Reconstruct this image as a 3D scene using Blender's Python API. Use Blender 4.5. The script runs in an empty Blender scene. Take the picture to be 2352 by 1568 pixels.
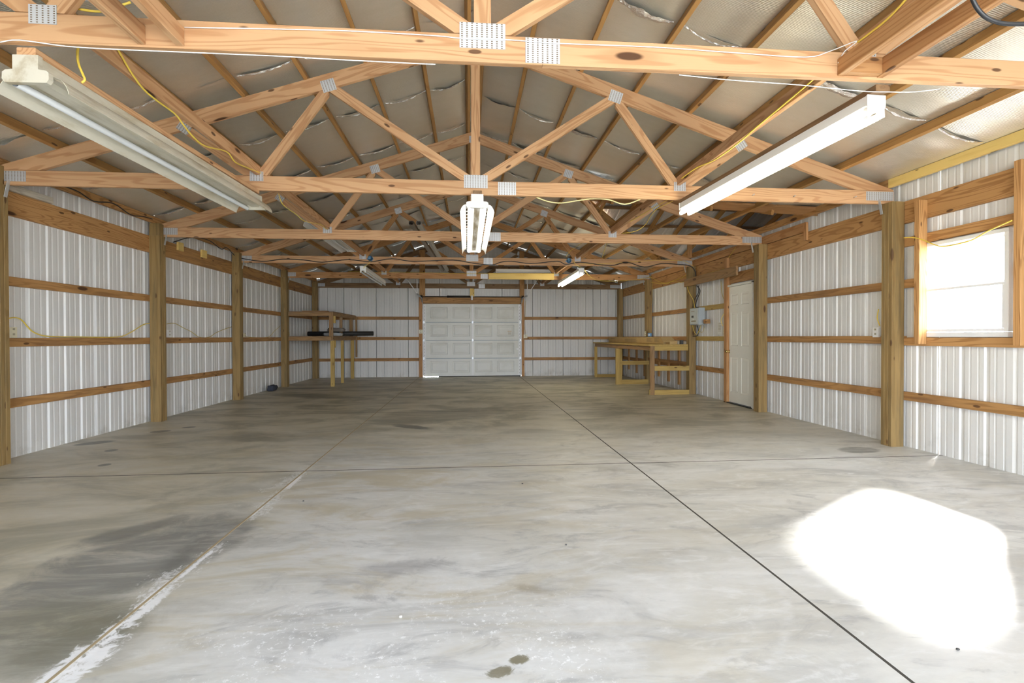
import bpy, bmesh, math, random
from mathutils import Vector, Matrix
random.seed(7)
SC = bpy.context.scene
COL = SC.collection
V = Vector

# ------------------------------------------------------------------ camera, world, sun, exposure
CAM = V((-0.0758, 0.0, 1.1668))
RT = V((0.9963188, -0.08569555, -0.00226484)).normalized()
FW = V((0.08567072, 0.99627898, -0.00941938)).normalized()
UP = RT.cross(FW).normalized()
FPX = 1158.55
cd = bpy.data.cameras.new('camera'); cam = bpy.data.objects.new('camera', cd); COL.objects.link(cam)
cd.sensor_width = 36; cd.lens = FPX / 2352 * 36; cd.clip_start = .02; cd.clip_end = 500
M = Matrix((RT, UP, -FW)).transposed().to_4x4(); M.translation = CAM
cam.matrix_world = M
SC.camera = cam

w = bpy.data.worlds.new('sky'); SC.world = w; w.use_nodes = True
bg = w.node_tree.nodes['Background']; bg.inputs[0].default_value = (.83, .91, 1, 1); bg.inputs[1].default_value = 8.0
sd = bpy.data.lights.new('sun', 'SUN'); sun = bpy.data.objects.new('sun', sd); COL.objects.link(sun)
sd.energy = 36; sd.angle = math.radians(7.5); sd.color = (1, .97, .93)
sun.rotation_euler = V((-1.33, -1.02, -1.06)).to_track_quat('-Z', 'Y').to_euler()
for nm, loc, sx, sy, rot in (('front_opening_portal', (.6, -2.40, 1.35), 6.8, 2.6, (math.radians(90), 0, math.radians(0))),
                             ('window_portal', (4.60, 4.33, 1.62), .95, 1.0, (0, math.radians(90), 0))):
    ld = bpy.data.lights.new(nm, 'AREA'); lo = bpy.data.objects.new(nm, ld); COL.objects.link(lo)
    ld.shape = 'RECTANGLE'; ld.size = sx; ld.size_y = sy; lo.location = loc; lo.rotation_euler = rot
    ld.cycles.is_portal = True
TUBE_ON = 13.0
SC.view_settings.view_transform = 'Standard'; SC.view_settings.look = 'None'
SC.view_settings.exposure = 1.08; SC.view_settings.gamma = 1; SC.view_settings.use_curve_mapping = False
SC.cycles.use_denoising = True
SC.cycles.max_bounces = 10; SC.cycles.diffuse_bounces = 7; SC.cycles.glossy_bounces = 4; SC.cycles.transparent_max_bounces = 8
SC.cycles.sample_clamp_indirect = 12
SC.cycles.caustics_reflective = False; SC.cycles.caustics_refractive = False


def U(px, py, ax, c):
    """world point seen at photo pixel px,py on the plane ax = c"""
    v = FW + RT * ((px - 1176) / FPX) + UP * ((784 - py) / FPX)
    i = 'xyz'.index(ax)
    return CAM + v * ((c - CAM[i]) / v[i])


# ------------------------------------------------------------------ object helpers
WM = {}


def reg(o, W, parent=None):
    COL.objects.link(o)
    if parent is not None:
        o.parent = parent
        o.matrix_basis = WM[parent.name].inverted() @ W
    else:
        o.matrix_basis = W
    WM[o.name] = W.copy()
    return o


def empty(name, loc=(0, 0, 0), parent=None):
    o = bpy.data.objects.new(name, None); o.empty_display_size = .1
    return reg(o, Matrix.Translation(loc), parent)


def tag(o, label, cat, group=None):
    o['label'] = label; o['category'] = cat
    if group: o['group'] = group
    return o


def struct(o):
    o['kind'] = 'structure'; return o


def mesh_obj(name, me, mat, parent=None, W=None):
    if mat is not None and not me.materials: me.materials.append(mat)
    o = bpy.data.objects.new(name, me)
    return reg(o, W or Matrix.Identity(4), parent)


def mk(name, vs, fs, mat, parent=None, W=None, smooth=False):
    me = bpy.data.meshes.new(name); me.from_pydata([tuple(v) for v in vs], [], fs); me.update()
    if smooth:
        for p in me.polygons: p.use_smooth = True
    return mesh_obj(name, me, mat, parent, W)


def frame(p0, ax, up=(0, 0, 1)):
    x = V(ax).normalized(); u = V(up); z = (u - x * u.dot(x)).normalized(); y = z.cross(x)
    m = Matrix((x, y, z)).transposed().to_4x4(); m.translation = V(p0); return m


def chbox(L, T, H, c):
    """box 0..L along x, chamfered long edges, centred in y and z"""
    t, h = T / 2, H / 2
    prof = [(-t + c, -h), (t - c, -h), (t, -h + c), (t, h - c), (t - c, h), (-t + c, h), (-t, h - c), (-t, -h + c)]
    vs = [(0, y, z) for y, z in prof] + [(L, y, z) for y, z in prof]
    fs = [tuple(range(7, -1, -1)), tuple(range(8, 16))]
    for i in range(8):
        j = (i + 1) % 8
        fs.append((i, j, j + 8, i + 8))
    return vs, fs


def board(name, p0, p1, T, H, mat, parent=None, up=(0, 0, 1), c=.003):
    """lumber from p0 to p1 (centre line); H along 'up', T across"""
    p0, p1 = V(p0), V(p1)
    vs, fs = chbox((p1 - p0).length, T, H, min(c, T * .2, H * .2))
    return mk(name, vs, fs, mat, parent, frame(p0, p1 - p0, up))


def box(name, lo, hi, mat, parent=None, c=0.0):
    """axis aligned box; grain axis = longest side"""
    lo, hi = V(lo), V(hi); d = hi - lo; k = max(range(3), key=lambda i: d[i])
    mid = (lo + hi) / 2
    a = [0, 0, 0]; a[k] = 1
    p0 = mid.copy(); p0[k] = lo[k]
    up = (0, 0, 1) if k != 2 else (0, 1, 0)
    T = {0: d.y, 1: d.x, 2: d.x}[k]; H = {0: d.z, 1: d.z, 2: d.y}[k]
    vs, fs = chbox(d[k], T, H, c if c else min(T, H) * .06)
    return mk(name, vs, fs, mat, parent, frame(p0, a, up))


def clip(poly, a, b, c):
    """keep a*x+b*z<=c"""
    out = []
    for i in range(len(poly)):
        p, q = poly[i], poly[(i + 1) % len(poly)]
        dp, dq = a * p[0] + b * p[1] - c, a * q[0] + b * q[1] - c
        if dp <= 0: out.append(p)
        if (dp < 0 < dq) or (dq < 0 < dp):
            t = dp / (dp - dq); out.append((p[0] + (q[0] - p[0]) * t, p[1] + (q[1] - p[1]) * t))
    return out


def slab_poly(name, poly, y0, T, mat, parent, ax=(1, 0)):
    """polygon in the x-z plane extruded from y0 to y0+T, object x axis along ax for the grain"""
    ax = V((ax[0], 0, ax[1])).normalized()
    W = frame((poly[0][0], y0, poly[0][1]), ax, (0, 0, 1) if abs(ax.z) < .9 else (1, 0, 0))
    Wi = W.inverted(); n = len(poly)
    vs = [Wi @ V((x, y0, z)) for x, z in poly] + [Wi @ V((x, y0 + T, z)) for x, z in poly]
    fs = [tuple(range(n)), tuple(range(2 * n - 1, n - 1, -1))] + [((i + 1) % n, i, i + n, (i + 1) % n + n) for i in range(n)]
    o = mk(name, vs, fs, mat, parent, W)
    bm = bmesh.new(); bm.from_mesh(o.data); bmesh.ops.recalc_face_normals(bm, faces=bm.faces); bm.to_mesh(o.data); bm.free()
    return o


def strip_poly(p0, p1, w):
    d = V(p1) - V(p0); n = V((-d.y, d.x)).normalized() * (w / 2); e = d.normalized() * .3
    a, b = V(p0) - e, V(p1) + e
    return [tuple(a + n), tuple(a - n), tuple(b - n), tuple(b + n)]


def tube(name, pts, r, mat, parent=None, seg=8, smooth_path=True, loc=None):
    pts = [V(p) for p in pts]
    if smooth_path and len(pts) > 2:
        q = []
        for i in range(len(pts) - 1):
            a, b, c, d = pts[max(i - 1, 0)], pts[i], pts[i + 1], pts[min(i + 2, len(pts) - 1)]
            for s in range(4):
                t = s / 4
                q.append(.5 * ((2 * b) + (c - a) * t + (2 * a - 5 * b + 4 * c - d) * t * t + (3 * b - a - 3 * c + d) * t ** 3))
        q.append(pts[-1]); pts = q
    o0 = V(loc) if loc else pts[0].copy()
    vs = []; fs = []; n = len(pts)
    tan = (pts[1] - pts[0]).normalized(); u = tan.orthogonal().normalized()
    for i, p in enumerate(pts):
        t = (pts[min(i + 1, n - 1)] - pts[max(i - 1, 0)]).normalized()
        u = (u - t * u.dot(t)).normalized(); v = t.cross(u)
        for k in range(seg):
            a = 2 * math.pi * k / seg
            vs.append(p + (u * math.cos(a) + v * math.sin(a)) * r - o0)
    for i in range(n - 1):
        for k in range(seg):
            k2 = (k + 1) % seg
            fs.append((i * seg + k, i * seg + k2, (i + 1) * seg + k2, (i + 1) * seg + k))
    fs += [tuple(range(seg - 1, -1, -1)), tuple(range((n - 1) * seg, n * seg))]
    return mk(name, vs, fs, mat, parent, Matrix.Translation(o0), smooth=True)


# ------------------------------------------------------------------ materials
class NT:
    def __init__(s, name):
        s.m = bpy.data.materials.new(name); s.m.use_nodes = True; s.t = s.m.node_tree; s.N = s.t.nodes
        s.b = s.N['Principled BSDF']

    def n(s, typ, **kw):
        nd = s.N.new(typ)
        for k, v in kw.items(): setattr(nd, k, v)
        return nd

    def put(s, sock, v):
        if v is None: return
        if hasattr(v, 'links') or isinstance(v, bpy.types.NodeSocket): s.t.links.new(v, sock)
        else:
            try: sock.default_value = v
            except Exception: sock.default_value = (*v, 1)

    def math(s, op, a, b=None, c=None, clamp=False):
        nd = s.n('ShaderNodeMath', operation=op, use_clamp=clamp)
        s.put(nd.inputs[0], a)
        if b is not None: s.put(nd.inputs[1], b)
        if c is not None: s.put(nd.inputs[2], c)
        return nd.outputs[0]

    def vmath(s, op, a, b=None):
        nd = s.n('ShaderNodeVectorMath', operation=op); s.put(nd.inputs[0], a)
        if b is not None: s.put(nd.inputs[1], b)
        return nd.outputs['Value' if op in ('LENGTH', 'DISTANCE', 'DOT_PRODUCT') else 0]

    def map(s, vec, loc=(0, 0, 0), rot=(0, 0, 0), sc=(1, 1, 1)):
        nd = s.n('ShaderNodeMapping'); s.put(nd.inputs[0], vec)
        nd.inputs[1].default_value = loc; nd.inputs[2].default_value = rot; nd.inputs[3].default_value = sc
        return nd.outputs[0]

    def noise(s, vec, scale=1, detail=2, rough=.5, dist=0):
        nd = s.n('ShaderNodeTexNoise'); s.put(nd.inputs['Vector'], vec)
        for k, v in (('Scale', scale), ('Detail', detail), ('Roughness', rough), ('Distortion', dist)): nd.inputs[k].default_value = v
        return nd.outputs[0]

    def ramp(s, f, a, b, lo=0.0, hi=1.0, interp='SMOOTHSTEP'):
        nd = s.n('ShaderNodeMapRange', interpolation_type=interp)
        s.put(nd.inputs[0], f)
        for i, v in ((1, a), (2, b), (3, lo), (4, hi)): s.put(nd.inputs[i], v)
        return nd.outputs[0]

    def mix(s, f, a, b, bt='MIX'):
        nd = s.n('ShaderNodeMix', data_type='RGBA', blend_type=bt)
        s.put(nd.inputs[0], f)
        for i, v in ((6, a), (7, b)):
            s.put(nd.inputs[i], (*v, 1) if isinstance(v, tuple) and len(v) == 3 else v)
        return nd.outputs[2]

    def bump(s, h, strength=.3, dist=.01):
        nd = s.n('ShaderNodeBump'); s.put(nd.inputs['Height'], h)
        nd.inputs['Strength'].default_value = strength; nd.inputs['Distance'].default_value = dist
        s.t.links.new(nd.outputs[0], s.b.inputs['Normal']); return nd.outputs[0]

    def set(s, **kw):
        for k, v in kw.items():
            k = {'col': 'Base Color', 'rough': 'Roughness', 'metal': 'Metallic', 'spec': 'Specular IOR Level', 'emit': 'Emission Color', 'es': 'Emission Strength'}[k]
            if isinstance(v, tuple) and len(v) == 3: v = (*v, 1)
            s.put(s.b.inputs[k], v)
        return s.m


def obj_coord(t):
    tc = t.n('ShaderNodeTexCoord').outputs['Object']
    oi = t.n('ShaderNodeObjectInfo').outputs['Random']
    off = t.n('ShaderNodeCombineXYZ')
    for i, k in enumerate((37., 61., 23.)): t.put(off.inputs[i], t.math('MULTIPLY', oi, k))
    return t.vmath('ADD', tc, off.outputs[0]), oi, tc


def plain(name, col, rough=.5, metal=0.0, emit=None, es=0):
    t = NT(name); t.set(col=col, rough=rough, metal=metal)
    if emit: t.set(emit=emit, es=es)
    return t.m


def wood(name, light, dark, knot=(.10, .045, .02), rough=.6, rings=9, contrast=1.0, knots=.115, weather=0.0, wcol=(.3, .28, .24)):
    t = NT(name); v, oi, tc = obj_coord(t)
    n1 = t.noise(t.map(v, sc=(.42, 5.2, 5.2)), 1.0, 2.5, .5, .3)
    ring = t.math('SINE', t.math('MULTIPLY', n1, rings * 9.5))
    ring = t.ramp(ring, .15, 1.0)
    fine = t.noise(t.map(v, sc=(3, 120, 120)), 1, 3, .6)
    vor = t.n('ShaderNodeTexVoronoi'); t.put(vor.inputs['Vector'], t.map(v, sc=(1.25, 4.2, 4.2))); vor.inputs['Scale'].default_value = 1.0
    kd = vor.outputs['Distance']
    km = t.ramp(kd, knots * .62, knots, 1, 0)
    halo = t.ramp(kd, knots, knots * 2.6, .45, 0)
    f = t.math('MULTIPLY', ring, .55 * contrast)
    f = t.math('ADD', f, t.math('MULTIPLY', t.math('SUBTRACT', fine, .5), .55), clamp=True)
    f = t.math('MAXIMUM', f, halo)
    c = t.mix(f, light, dark)
    big = t.noise(t.map(v, sc=(.8, 2, 2)), 1, 1)
    tint = t.math('ADD', t.math('MULTIPLY', oi, .30), t.math('MULTIPLY', big, .35))
    c = t.mix(1.0, c, t.mix(tint, (1.12, 1.12, 1.12), (.72, .70, .68)), 'MULTIPLY')
    v2 = t.n('ShaderNodeTexVoronoi'); t.put(v2.inputs['Vector'], t.map(v, sc=(3.1, 9, 9))); v2.inputs['Scale'].default_value = 1.0
    km = t.math('MAXIMUM', km, t.ramp(v2.outputs['Distance'], .085, .13, .9, 0))
    c = t.mix(km, c, knot)
    if weather:
        wn = t.ramp(t.noise(t.map(v, sc=(1.2, 14, 14)), 1, 4, .65), .42, .72, 0, weather)
        c = t.mix(wn, c, wcol)
    t.bump(t.math('ADD', fine, t.math('MULTIPLY', ring, .5)), .12, .004)
    return t.set(col=c, rough=rough, spec=.3)


PINE = wood('pine_lumber', (.66, .405, .22), (.45, .22, .095), rings=10, contrast=1.1)
PINE2 = wood('pine_lumber_amber', (.55, .30, .13), (.36, .16, .055), rings=10, contrast=1.1)
PURL = wood('purlin_lumber', (.50, .28, .10), (.30, .14, .042), rings=6, contrast=.7)
PURLY = wood('yellow_pine_lumber', (.84, .62, .22), (.66, .42, .12), rings=6, contrast=.6)
GIRT = wood('girt_lumber', (.50, .275, .105), (.27, .13, .045), rings=9, weather=.7, wcol=(.20, .10, .05))
HEAD = wood('header_lumber', (.54, .30, .12), (.29, .13, .042), rings=13, contrast=1.2)
POST = wood('treated_post_lumber', (.34, .225, .09), (.21, .13, .048), rings=5, weather=.7, wcol=(.16, .12, .06), knots=.10)
DARKW = wood('dark_aged_lumber', (.27, .165, .085), (.15, .085, .045), rings=8)
BENCH = wood('bench_lumber', (.52, .36, .115), (.33, .21, .06), rings=6, contrast=.7)
SHELFW = wood('shelf_lumber', (.36, .21, .09), (.20, .11, .045), rings=8, weather=.6, wcol=(.25, .19, .13))


def sheet_mat():
    t = NT('white_painted_steel_sheet'); v, oi, tc = obj_coord(t)
    p = t.n('ShaderNodeNewGeometry').outputs['Position']
    st = t.noise(t.map(p, sc=(9, 9, .5)), 1, 3, .6)
    dirt = t.noise(t.map(p, sc=(3, 3, 3)), 1, 5, .65)
    z = t.n('ShaderNodeSeparateXYZ'); t.put(z.inputs[0], p)
    low = t.ramp(z.outputs[2], .25, .0, 0, 1)
    c = t.mix(t.ramp(st, .35, .7), (.76, .755, .745), (.715, .71, .695))
    c = t.mix(t.math('MULTIPLY', t.ramp(dirt, .55, .75), .12), c, (.55, .47, .33))
    c = t.mix(t.math('MULTIPLY', low, t.ramp(dirt, .45, .7, 0, .6)), c, (.36, .33, .27))
    return t.set(col=c, rough=.38, spec=.45)


SHEET = sheet_mat()


def foil_mat():
    t = NT('silver_bubble_foil')
    p = t.n('ShaderNodeNewGeometry').outputs['Position']
    wv = t.n('ShaderNodeTexWave', wave_type='BANDS', bands_direction='Y', wave_profile='SIN')
    t.put(wv.inputs['Vector'], p); wv.inputs['Scale'].default_value = 24.0; wv.inputs['Distortion'].default_value = 2.2
    wv.inputs['Detail'].default_value = 2; wv.inputs['Detail Scale'].default_value = 1.3
    nz = t.noise(t.map(p, sc=(3, 12, 3)), 1, 4, .65)
    fn = t.noise(t.map(p, sc=(60, 60, 60)), 1, 2, .6)
    h = t.math('ADD', t.math('MULTIPLY', wv.outputs[0], .30), t.math('ADD', t.math('MULTIPLY', nz, .8), t.math('MULTIPLY', fn, .35)))
    t.bump(h, .38, .010)
    c = t.mix(nz, (.97, .95, .89), (.90, .87, .79))
    return t.set(col=c, rough=.42, metal=.88)


FOIL = foil_mat()


def tape_mat():
    t = NT('crinkled_foil_tape')
    p = t.n('ShaderNodeNewGeometry').outputs['Position']
    nz = t.noise(t.map(p, sc=(30, 30, 30)), 1, 4, .7)
    t.bump(nz, .9, .02)
    return t.set(col=(.9, .9, .9), rough=.16, metal=1.0)


TAPE = tape_mat()
GALV = NT('galvanised_steel')
_n = GALV.noise(GALV.n('ShaderNodeTexCoord').outputs['Object'], 25, 3)
GALV = GALV.set(col=GALV.mix(_n, (.62, .64, .66), (.48, .50, .53)), rough=.42, metal=.6)


def plate_mat():
    t = NT('toothed_nail_plate'); tc = t.n('ShaderNodeTexCoord').outputs['Object']
    s = t.n('ShaderNodeSeparateXYZ'); t.put(s.inputs[0], tc)
    fx = t.math('FRACT', t.math('MULTIPLY', s.outputs[0], 1 / .0255)); fz = t.math('FRACT', t.math('MULTIPLY', s.outputs[2], 1 / .011))
    a = t.ramp(t.math('ABSOLUTE', t.math('SUBTRACT', fx, .5)), .13, .2, 1, 0)
    b = t.ramp(t.math('ABSOLUTE', t.math('SUBTRACT', fz, .5)), .2, .3, 1, 0)
    slot = t.math('MULTIPLY', a, b)
    c = t.mix(slot, (.60, .62, .65), (.20, .15, .11))
    return t.set(col=c, rough=.45, metal=.35)


PLATE = plate_mat()
WHITE = plain('white_enamel', (.82, .82, .80), .4)
WHITEG = plain('white_gloss_enamel', (.88, .88, .87), .25)


def stained_enamel(name, base, stain, amt, centre=False):
    t = NT(name); tc = t.n('ShaderNodeTexCoord').outputs['Object']
    n = t.noise(t.map(tc, sc=(2.0, 9, 9)), 1, 5, .65)
    f = t.ramp(n, .45, .72, 0, amt)
    if centre:
        s = t.n('ShaderNodeSeparateXYZ'); t.put(s.inputs[0], tc)
        f = t.math('MAXIMUM', f, t.math('MULTIPLY', t.ramp(t.math('ABSOLUTE', s.outputs[1]), .018, .034, 1, 0), t.ramp(n, .34, .6, 0, .9)))
    return t.set(col=t.mix(f, base, stain), rough=.4)


OLDW = stained_enamel('yellowed_enamel', (.66, .63, .53), (.38, .31, .18), .7)
SOCK = plain('beige_socket_holes', (.42, .38, .27), .5)
CHAN = stained_enamel('scorched_enamel', (.84, .83, .80), (.30, .22, .10), .25, True)
TUBE_OFF = plain('unlit_tube_glass', (.86, .90, .95), .12)
TUBE_DIM = plain('weakly_lit_tube_glass', (.9, .9, .9), .2, emit=(1, .95, .82), es=1.5)
TUBE = plain('lit_tube_glass', (.9, .9, .9), .2, emit=(1, .91, .66), es=TUBE_ON)
YEL = plain('yellow_cable_jacket', (.85, .64, .10), .4)
YELD = plain('dusty_yellow_cable_jacket', (.55, .42, .12), .5)
BLK = plain('black_cable_jacket', (.02, .02, .022), .4)
WSTR = plain('white_string', (.88, .88, .90), .5)
CREAM = plain('cream_plastic', (.80, .76, .58), .4)
WPLA = plain('white_plastic', (.86, .86, .86), .35)
SLOT = plain('dark_slot', (.05, .05, .05), .6)
BLUEP = plain('blue_plastic', (.16, .40, .72), .4)
GREYM = plain('grey_panel_steel', (.42, .47, .50), .4)
BRASS = plain('brass', (.72, .52, .20), .22, 1.0)
BLACKR = plain('black_rubber', (.018, .018, .018), .6)
BARM = plain('oily_black_steel', (.035, .033, .03), .45, .3)
CARD = NT('cardboard'); _n = CARD.noise(CARD.n('ShaderNodeTexCoord').outputs['Object'], 6, 3)
CARD = CARD.set(col=CARD.mix(_n, (.56, .39, .17), (.45, .30, .12)), rough=.8)
INK = plain('faded_print', (.27, .20, .10), .8)
PAPER = plain('paper', (.82, .82, .78), .8)
TAN = plain('joint_sealant', (.40, .32, .20), .8)
GAP = plain('joint_dirt', (.055, .05, .042), .9)
DIRT = plain('exterior_gravel', (.40, .39, .36), .95)
DOORW = NT('white_door_paint'); _p = DOORW.n('ShaderNodeNewGeometry').outputs['Position']
_z = DOORW.n('ShaderNodeSeparateXYZ'); DOORW.put(_z.inputs[0], _p)
DOORW = DOORW.set(col=DOORW.mix(DOORW.math('MULTIPLY', DOORW.ramp(_z.outputs[2], .45, 0, 0, .5), DOORW.noise(_p, 4, 4, .6)), (.90, .90, .83), (.60, .54, .42)), rough=.4)
OHD = NT('overhead_door_paint'); _p = OHD.n('ShaderNodeNewGeometry').outputs['Position']
OHD = OHD.set(col=OHD.mix(OHD.ramp(OHD.noise(OHD.map(_p, sc=(1.2, 1, 1.6)), 1, 4, .6), .4, .75), (.82, .83, .80), (.70, .71, .66)), rough=.45)


def glass_mat():
    t = NT('window_glass')
    tr = t.n('ShaderNodeBsdfTransparent'); gl = t.n('ShaderNodeBsdfGlossy'); gl.inputs['Roughness'].default_value = .03
    mx = t.n('ShaderNodeMixShader'); mx.inputs[0].default_value = .05; t.put(mx.inputs[1], tr.outputs[0]); t.put(mx.inputs[2], gl.outputs[0])
    t.t.links.new(mx.outputs[0], t.N['Material Output'].inputs[0]); return t.m


GLASS = glass_mat()


def concrete():
    t = NT('stained_concrete'); p = t.n('ShaderNodeNewGeometry').outputs['Position']
    sp = t.n('ShaderNodeSeparateXYZ'); t.put(sp.inputs[0], p); X, Y = sp.outputs[0], sp.outputs[1]
    nl = t.noise(t.map(p, rot=(0, 0, .5), sc=(.55, 1.0, 1)), 1, 5, .6, .6)
    nm = t.noise(t.map(p, rot=(0, 0, .35), sc=(1.1, 3.2, 1)), 1, 6, .62, .8)
    nf = t.noise(t.map(p, rot=(0, 0, .3), sc=(9, 26, 1)), 1, 5, .7)
    wisp = t.noise(t.map(p, rot=(0, 0, .7), sc=(2.2, 7, 1)), 1, 5, .68, 2.2)
    c = t.mix(t.ramp(nl, .35, .65), (.76, .77, .77), (.62, .615, .575))
    c = t.mix(t.ramp(nm, .44, .72, 0, .85), c, (.46, .465, .46))
    c = t.mix(t.ramp(wisp, .52, .68, 0, .6), c, (.80, .81, .815))
    smu = t.noise(t.map(p, rot=(0, 0, .55), sc=(1.9, 4.2, 1)), 1, 7, .7, 1.2)
    c = t.mix(t.ramp(smu, .50, .68, 0, .8), c, (.40, .41, .42))
    c = t.mix(t.ramp(smu, .46, .30, 0, .6), c, (.84, .85, .855))
    tanm = t.noise(t.map(p, rot=(0, 0, .6), sc=(.8, 2.4, 1)), 1, 6, .66, 1.0)
    c = t.mix(t.math('MULTIPLY', t.ramp(tanm, .46, .64, 0, .8), t.ramp(X, 1.6, -.8, .25, 1)), c, (.54, .49, .37))
    # browner towards the left wall and the far end of the shop, part of it light painted in
    br = t.math('MAXIMUM', t.ramp(X, -.6, -2.6, 0, .85), t.ramp(Y, 4.0, 7.5, 0, 1.0))
    nb = t.noise(t.map(p, sc=(1.1, 1.9, 1)), 1, 6, .66, .6)
    brown = t.mix(t.ramp(nb, .40, .64), (.66, .60, .44), (.34, .32, .225))
    c = t.mix(t.math('MULTIPLY', br, t.ramp(nb, .2, .6, .6, .95)), c, brown)
    c = t.mix(t.math('MULTIPLY', t.math('SUBTRACT', nf, .3), .5, clamp=True), c, (.40, .40, .38))

    streak = t.noise(t.map(p, rot=(0, 0, .35), sc=(1.6, 6.5, 1)), 1, 7, .72, 1.0)

    def stain(A, B, wd, col, amt, soft=.35, rag=.5, ns=2.5):
        nonlocal c
        a, b = U(*A, 'z', 0), U(*B, 'z', 0); m = (a + b) / 2; d = b - a; L = d.length / 2; ang = math.atan2(d.y, d.x)
        q = t.vmath('SUBTRACT', p, tuple(m))
        r = t.n('ShaderNodeVectorRotate', rotation_type='Z_AXIS'); t.put(r.inputs['Vector'], q); r.inputs['Angle'].default_value = -ang
        q = t.vmath('MULTIPLY', r.outputs[0], (1 / L, 1 / wd, 0))
        l = t.vmath('LENGTH', q)
        n = t.noise(p, ns, 6, .7, .8)
        l = t.math('ADD', l, t.math('MULTIPLY', t.math('SUBTRACT', n, .5), rag * 2))
        c = t.mix(t.math('MULTIPLY', t.ramp(l, 1 - soft, 1 + soft, amt, 0), t.ramp(streak, .34, .60, .45 if wd > .12 else .85, 1)), c, col)
    # old oil and water stains, each where the photo shows it
    stain((-80, 1480), (470, 1195), .34, (.20, .205, .195), .85, .3, 1.1, 2.0)
    stain((-200, 1530), (300, 1400), .30, (.22, .215, .165), .7, .4, 1.0, 2.4)
    stain((370, 1330), (560, 1200), .13, (.17, .17, .16), .75, .4, 1.0, 3)
    stain((180, 1250), (420, 1190), .10, (.15, .155, .15), .7, .4, .7, 4)
    stain((60, 1480), (350, 1440), .22, (.15, .145, .11), .6, .5, .8, 3)
    for A, B, wd in (((170, 1022), (265, 1012), .09), ((240, 1036), (272, 1032), .06), ((224, 1069), (256, 1066), .05), ((345, 992), (392, 989), .08), ((418, 982), (450, 980), .06),
                     ((1935, 1036), (2010, 1030), .13), ((655, 893), (775, 890), .12)):
        stain(A, B, wd, (.13, .13, .115), .8, .15, .25, 5)
    stain((905, 975), (985, 985), .10, (.10, .105, .095), .8, .3, .6, 5)
    stain((860, 965), (1130, 945), .55, (.24, .23, .185), .6, .2, .5, 1.6)
    stain((630, 905), (850, 915), .28, (.13, .13, .11), .6, .4, .7, 2)
    stain((505, 1010), (660, 1000), .25, (.2, .19, .15), .5, .5, .6, 2)
    stain((830, 1312), (1010, 1295), .07, (.30, .30, .31), .6, .6, 1.3, 7)
    stain((940, 1250), (1040, 1190), .22, (.42, .43, .42), .6, .6, 1.1, 4)
    stain((1118, 1550), (1176, 1536), .028, (.21, .19, .125), .95, .2, .9, 22)
    stain((1172, 1520), (1214, 1508), .024, (.21, .19, .125), .95, .2, .9, 22)
    stain((1180, 1345), (1265, 1362), .03, (.36, .32, .24), .7, .6, 1.2, 12)
    WB = (.95, .96, .98)
    jx = lambda y: 120 + (1568 - y) * 1.1947
    for ya_, yb_, off, wd in ((1590, 1478, -14, .055), (1568, 1455, 26, .06), (1475, 1425, -8, .03), (1455, 1345, 12, .035), (1400, 1340, -10, .022), (1330, 1262, 5, .016), (1130, 1088, 4, .035), (1185, 1160, 0, .01)):
        stain((jx(ya_) + off, ya_), (jx(yb_) + off, yb_), wd * .72, WB, .92, .35, 1.9, 20)
    # lime bloom along the left saw cut and flecks in front
    dx = t.math('ABSOLUTE', t.math('ADD', X, 1.500))
    n2 = t.noise(t.map(p, sc=(4, 1.7, 1)), 1, 6, .74); n3 = t.noise(p, 38, 4, .7)
    band = t.math('MULTIPLY', t.ramp(t.math('SUBTRACT', dx, t.math('MULTIPLY', t.math('SUBTRACT', n2, .50), .85)), 0, .03, 1, 0), t.ramp(Y, 4.9, 4.3, 0, 1))
    band = t.math('MULTIPLY', band, t.ramp(n3, .38, .6, .0, .6))
    c = t.mix(band, c, (.93, .94, .96))
    fl = t.math('MULTIPLY', t.ramp(t.noise(p, 34, 8, .8), .545, .60), t.ramp(t.noise(p, 3.1, 3, .6), .42, .58))
    reg_ = t.math('MULTIPLY', t.ramp(Y, 2.6, 1.9, 0, 1), t.ramp(t.math('ABSOLUTE', t.math('ADD', X, .35)), 1.0, .6, 0, 1))
    c = t.mix(t.math('MULTIPLY', t.math('MULTIPLY', fl, reg_), .8), c, (.97, .98, 1.0))
    # curved tyre scuffs
    for cx, cy, R_, wd in ((.3, 2.6, 1.02, .05), (.3, 2.6, 1.13, .035), (-.55, 2.05, .22, .012), (-.5, 1.80, .17, .01)):
        d = t.vmath('LENGTH', t.vmath('SUBTRACT', p, (cx, cy, 0)))
        k = t.ramp(t.math('ABSOLUTE', t.math('SUBTRACT', d, R_)), 0, wd, 1, 0)
        side = t.ramp(t.math('ADD', t.math('MULTIPLY', X, 1 if cx > 0 else -1), t.math('MULTIPLY', Y, -.6)), (cx if cx > 0 else -cx) - cy * .6, (cx if cx > 0 else -cx) - cy * .6 + R_ * .8, 0, 1)
        c = t.mix(t.math('MULTIPLY', t.math('MULTIPLY', k, side), t.ramp(nf, .4, .7, .0, .45)), c, (.80, .81, .83))
    rg = t.math('ADD', .30, t.math('MULTIPLY', nm, .30))
    t.bump(t.math('ADD', nf, t.math('MULTIPLY', nm, .5)), .10, .004)
    return t.set(col=c, rough=rg, spec=.5)


CONC = concrete()

# ------------------------------------------------------------------ building dimensions
YT = [2.607 + 2.438 * k for k in range(6)]          # front face of each truss
XL, XR = -4.3227, 4.3468                            # inner faces of the side posts
GL, GR = XL - .140, XR + .140                       # outer faces of the posts = inner faces of the girts
SL, SR = GL - .040, GR + .040                       # steel sheets
Y0, YF = -2.35, 14.93                               # front and far sheets
ZB, ZC = 2.578, 2.718                               # bottom chord
SLP = .328
ztop = lambda x: 4.19 - SLP * abs(x)                # top of the top chords
zfoil = lambda x: ztop(x) + .096

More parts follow.
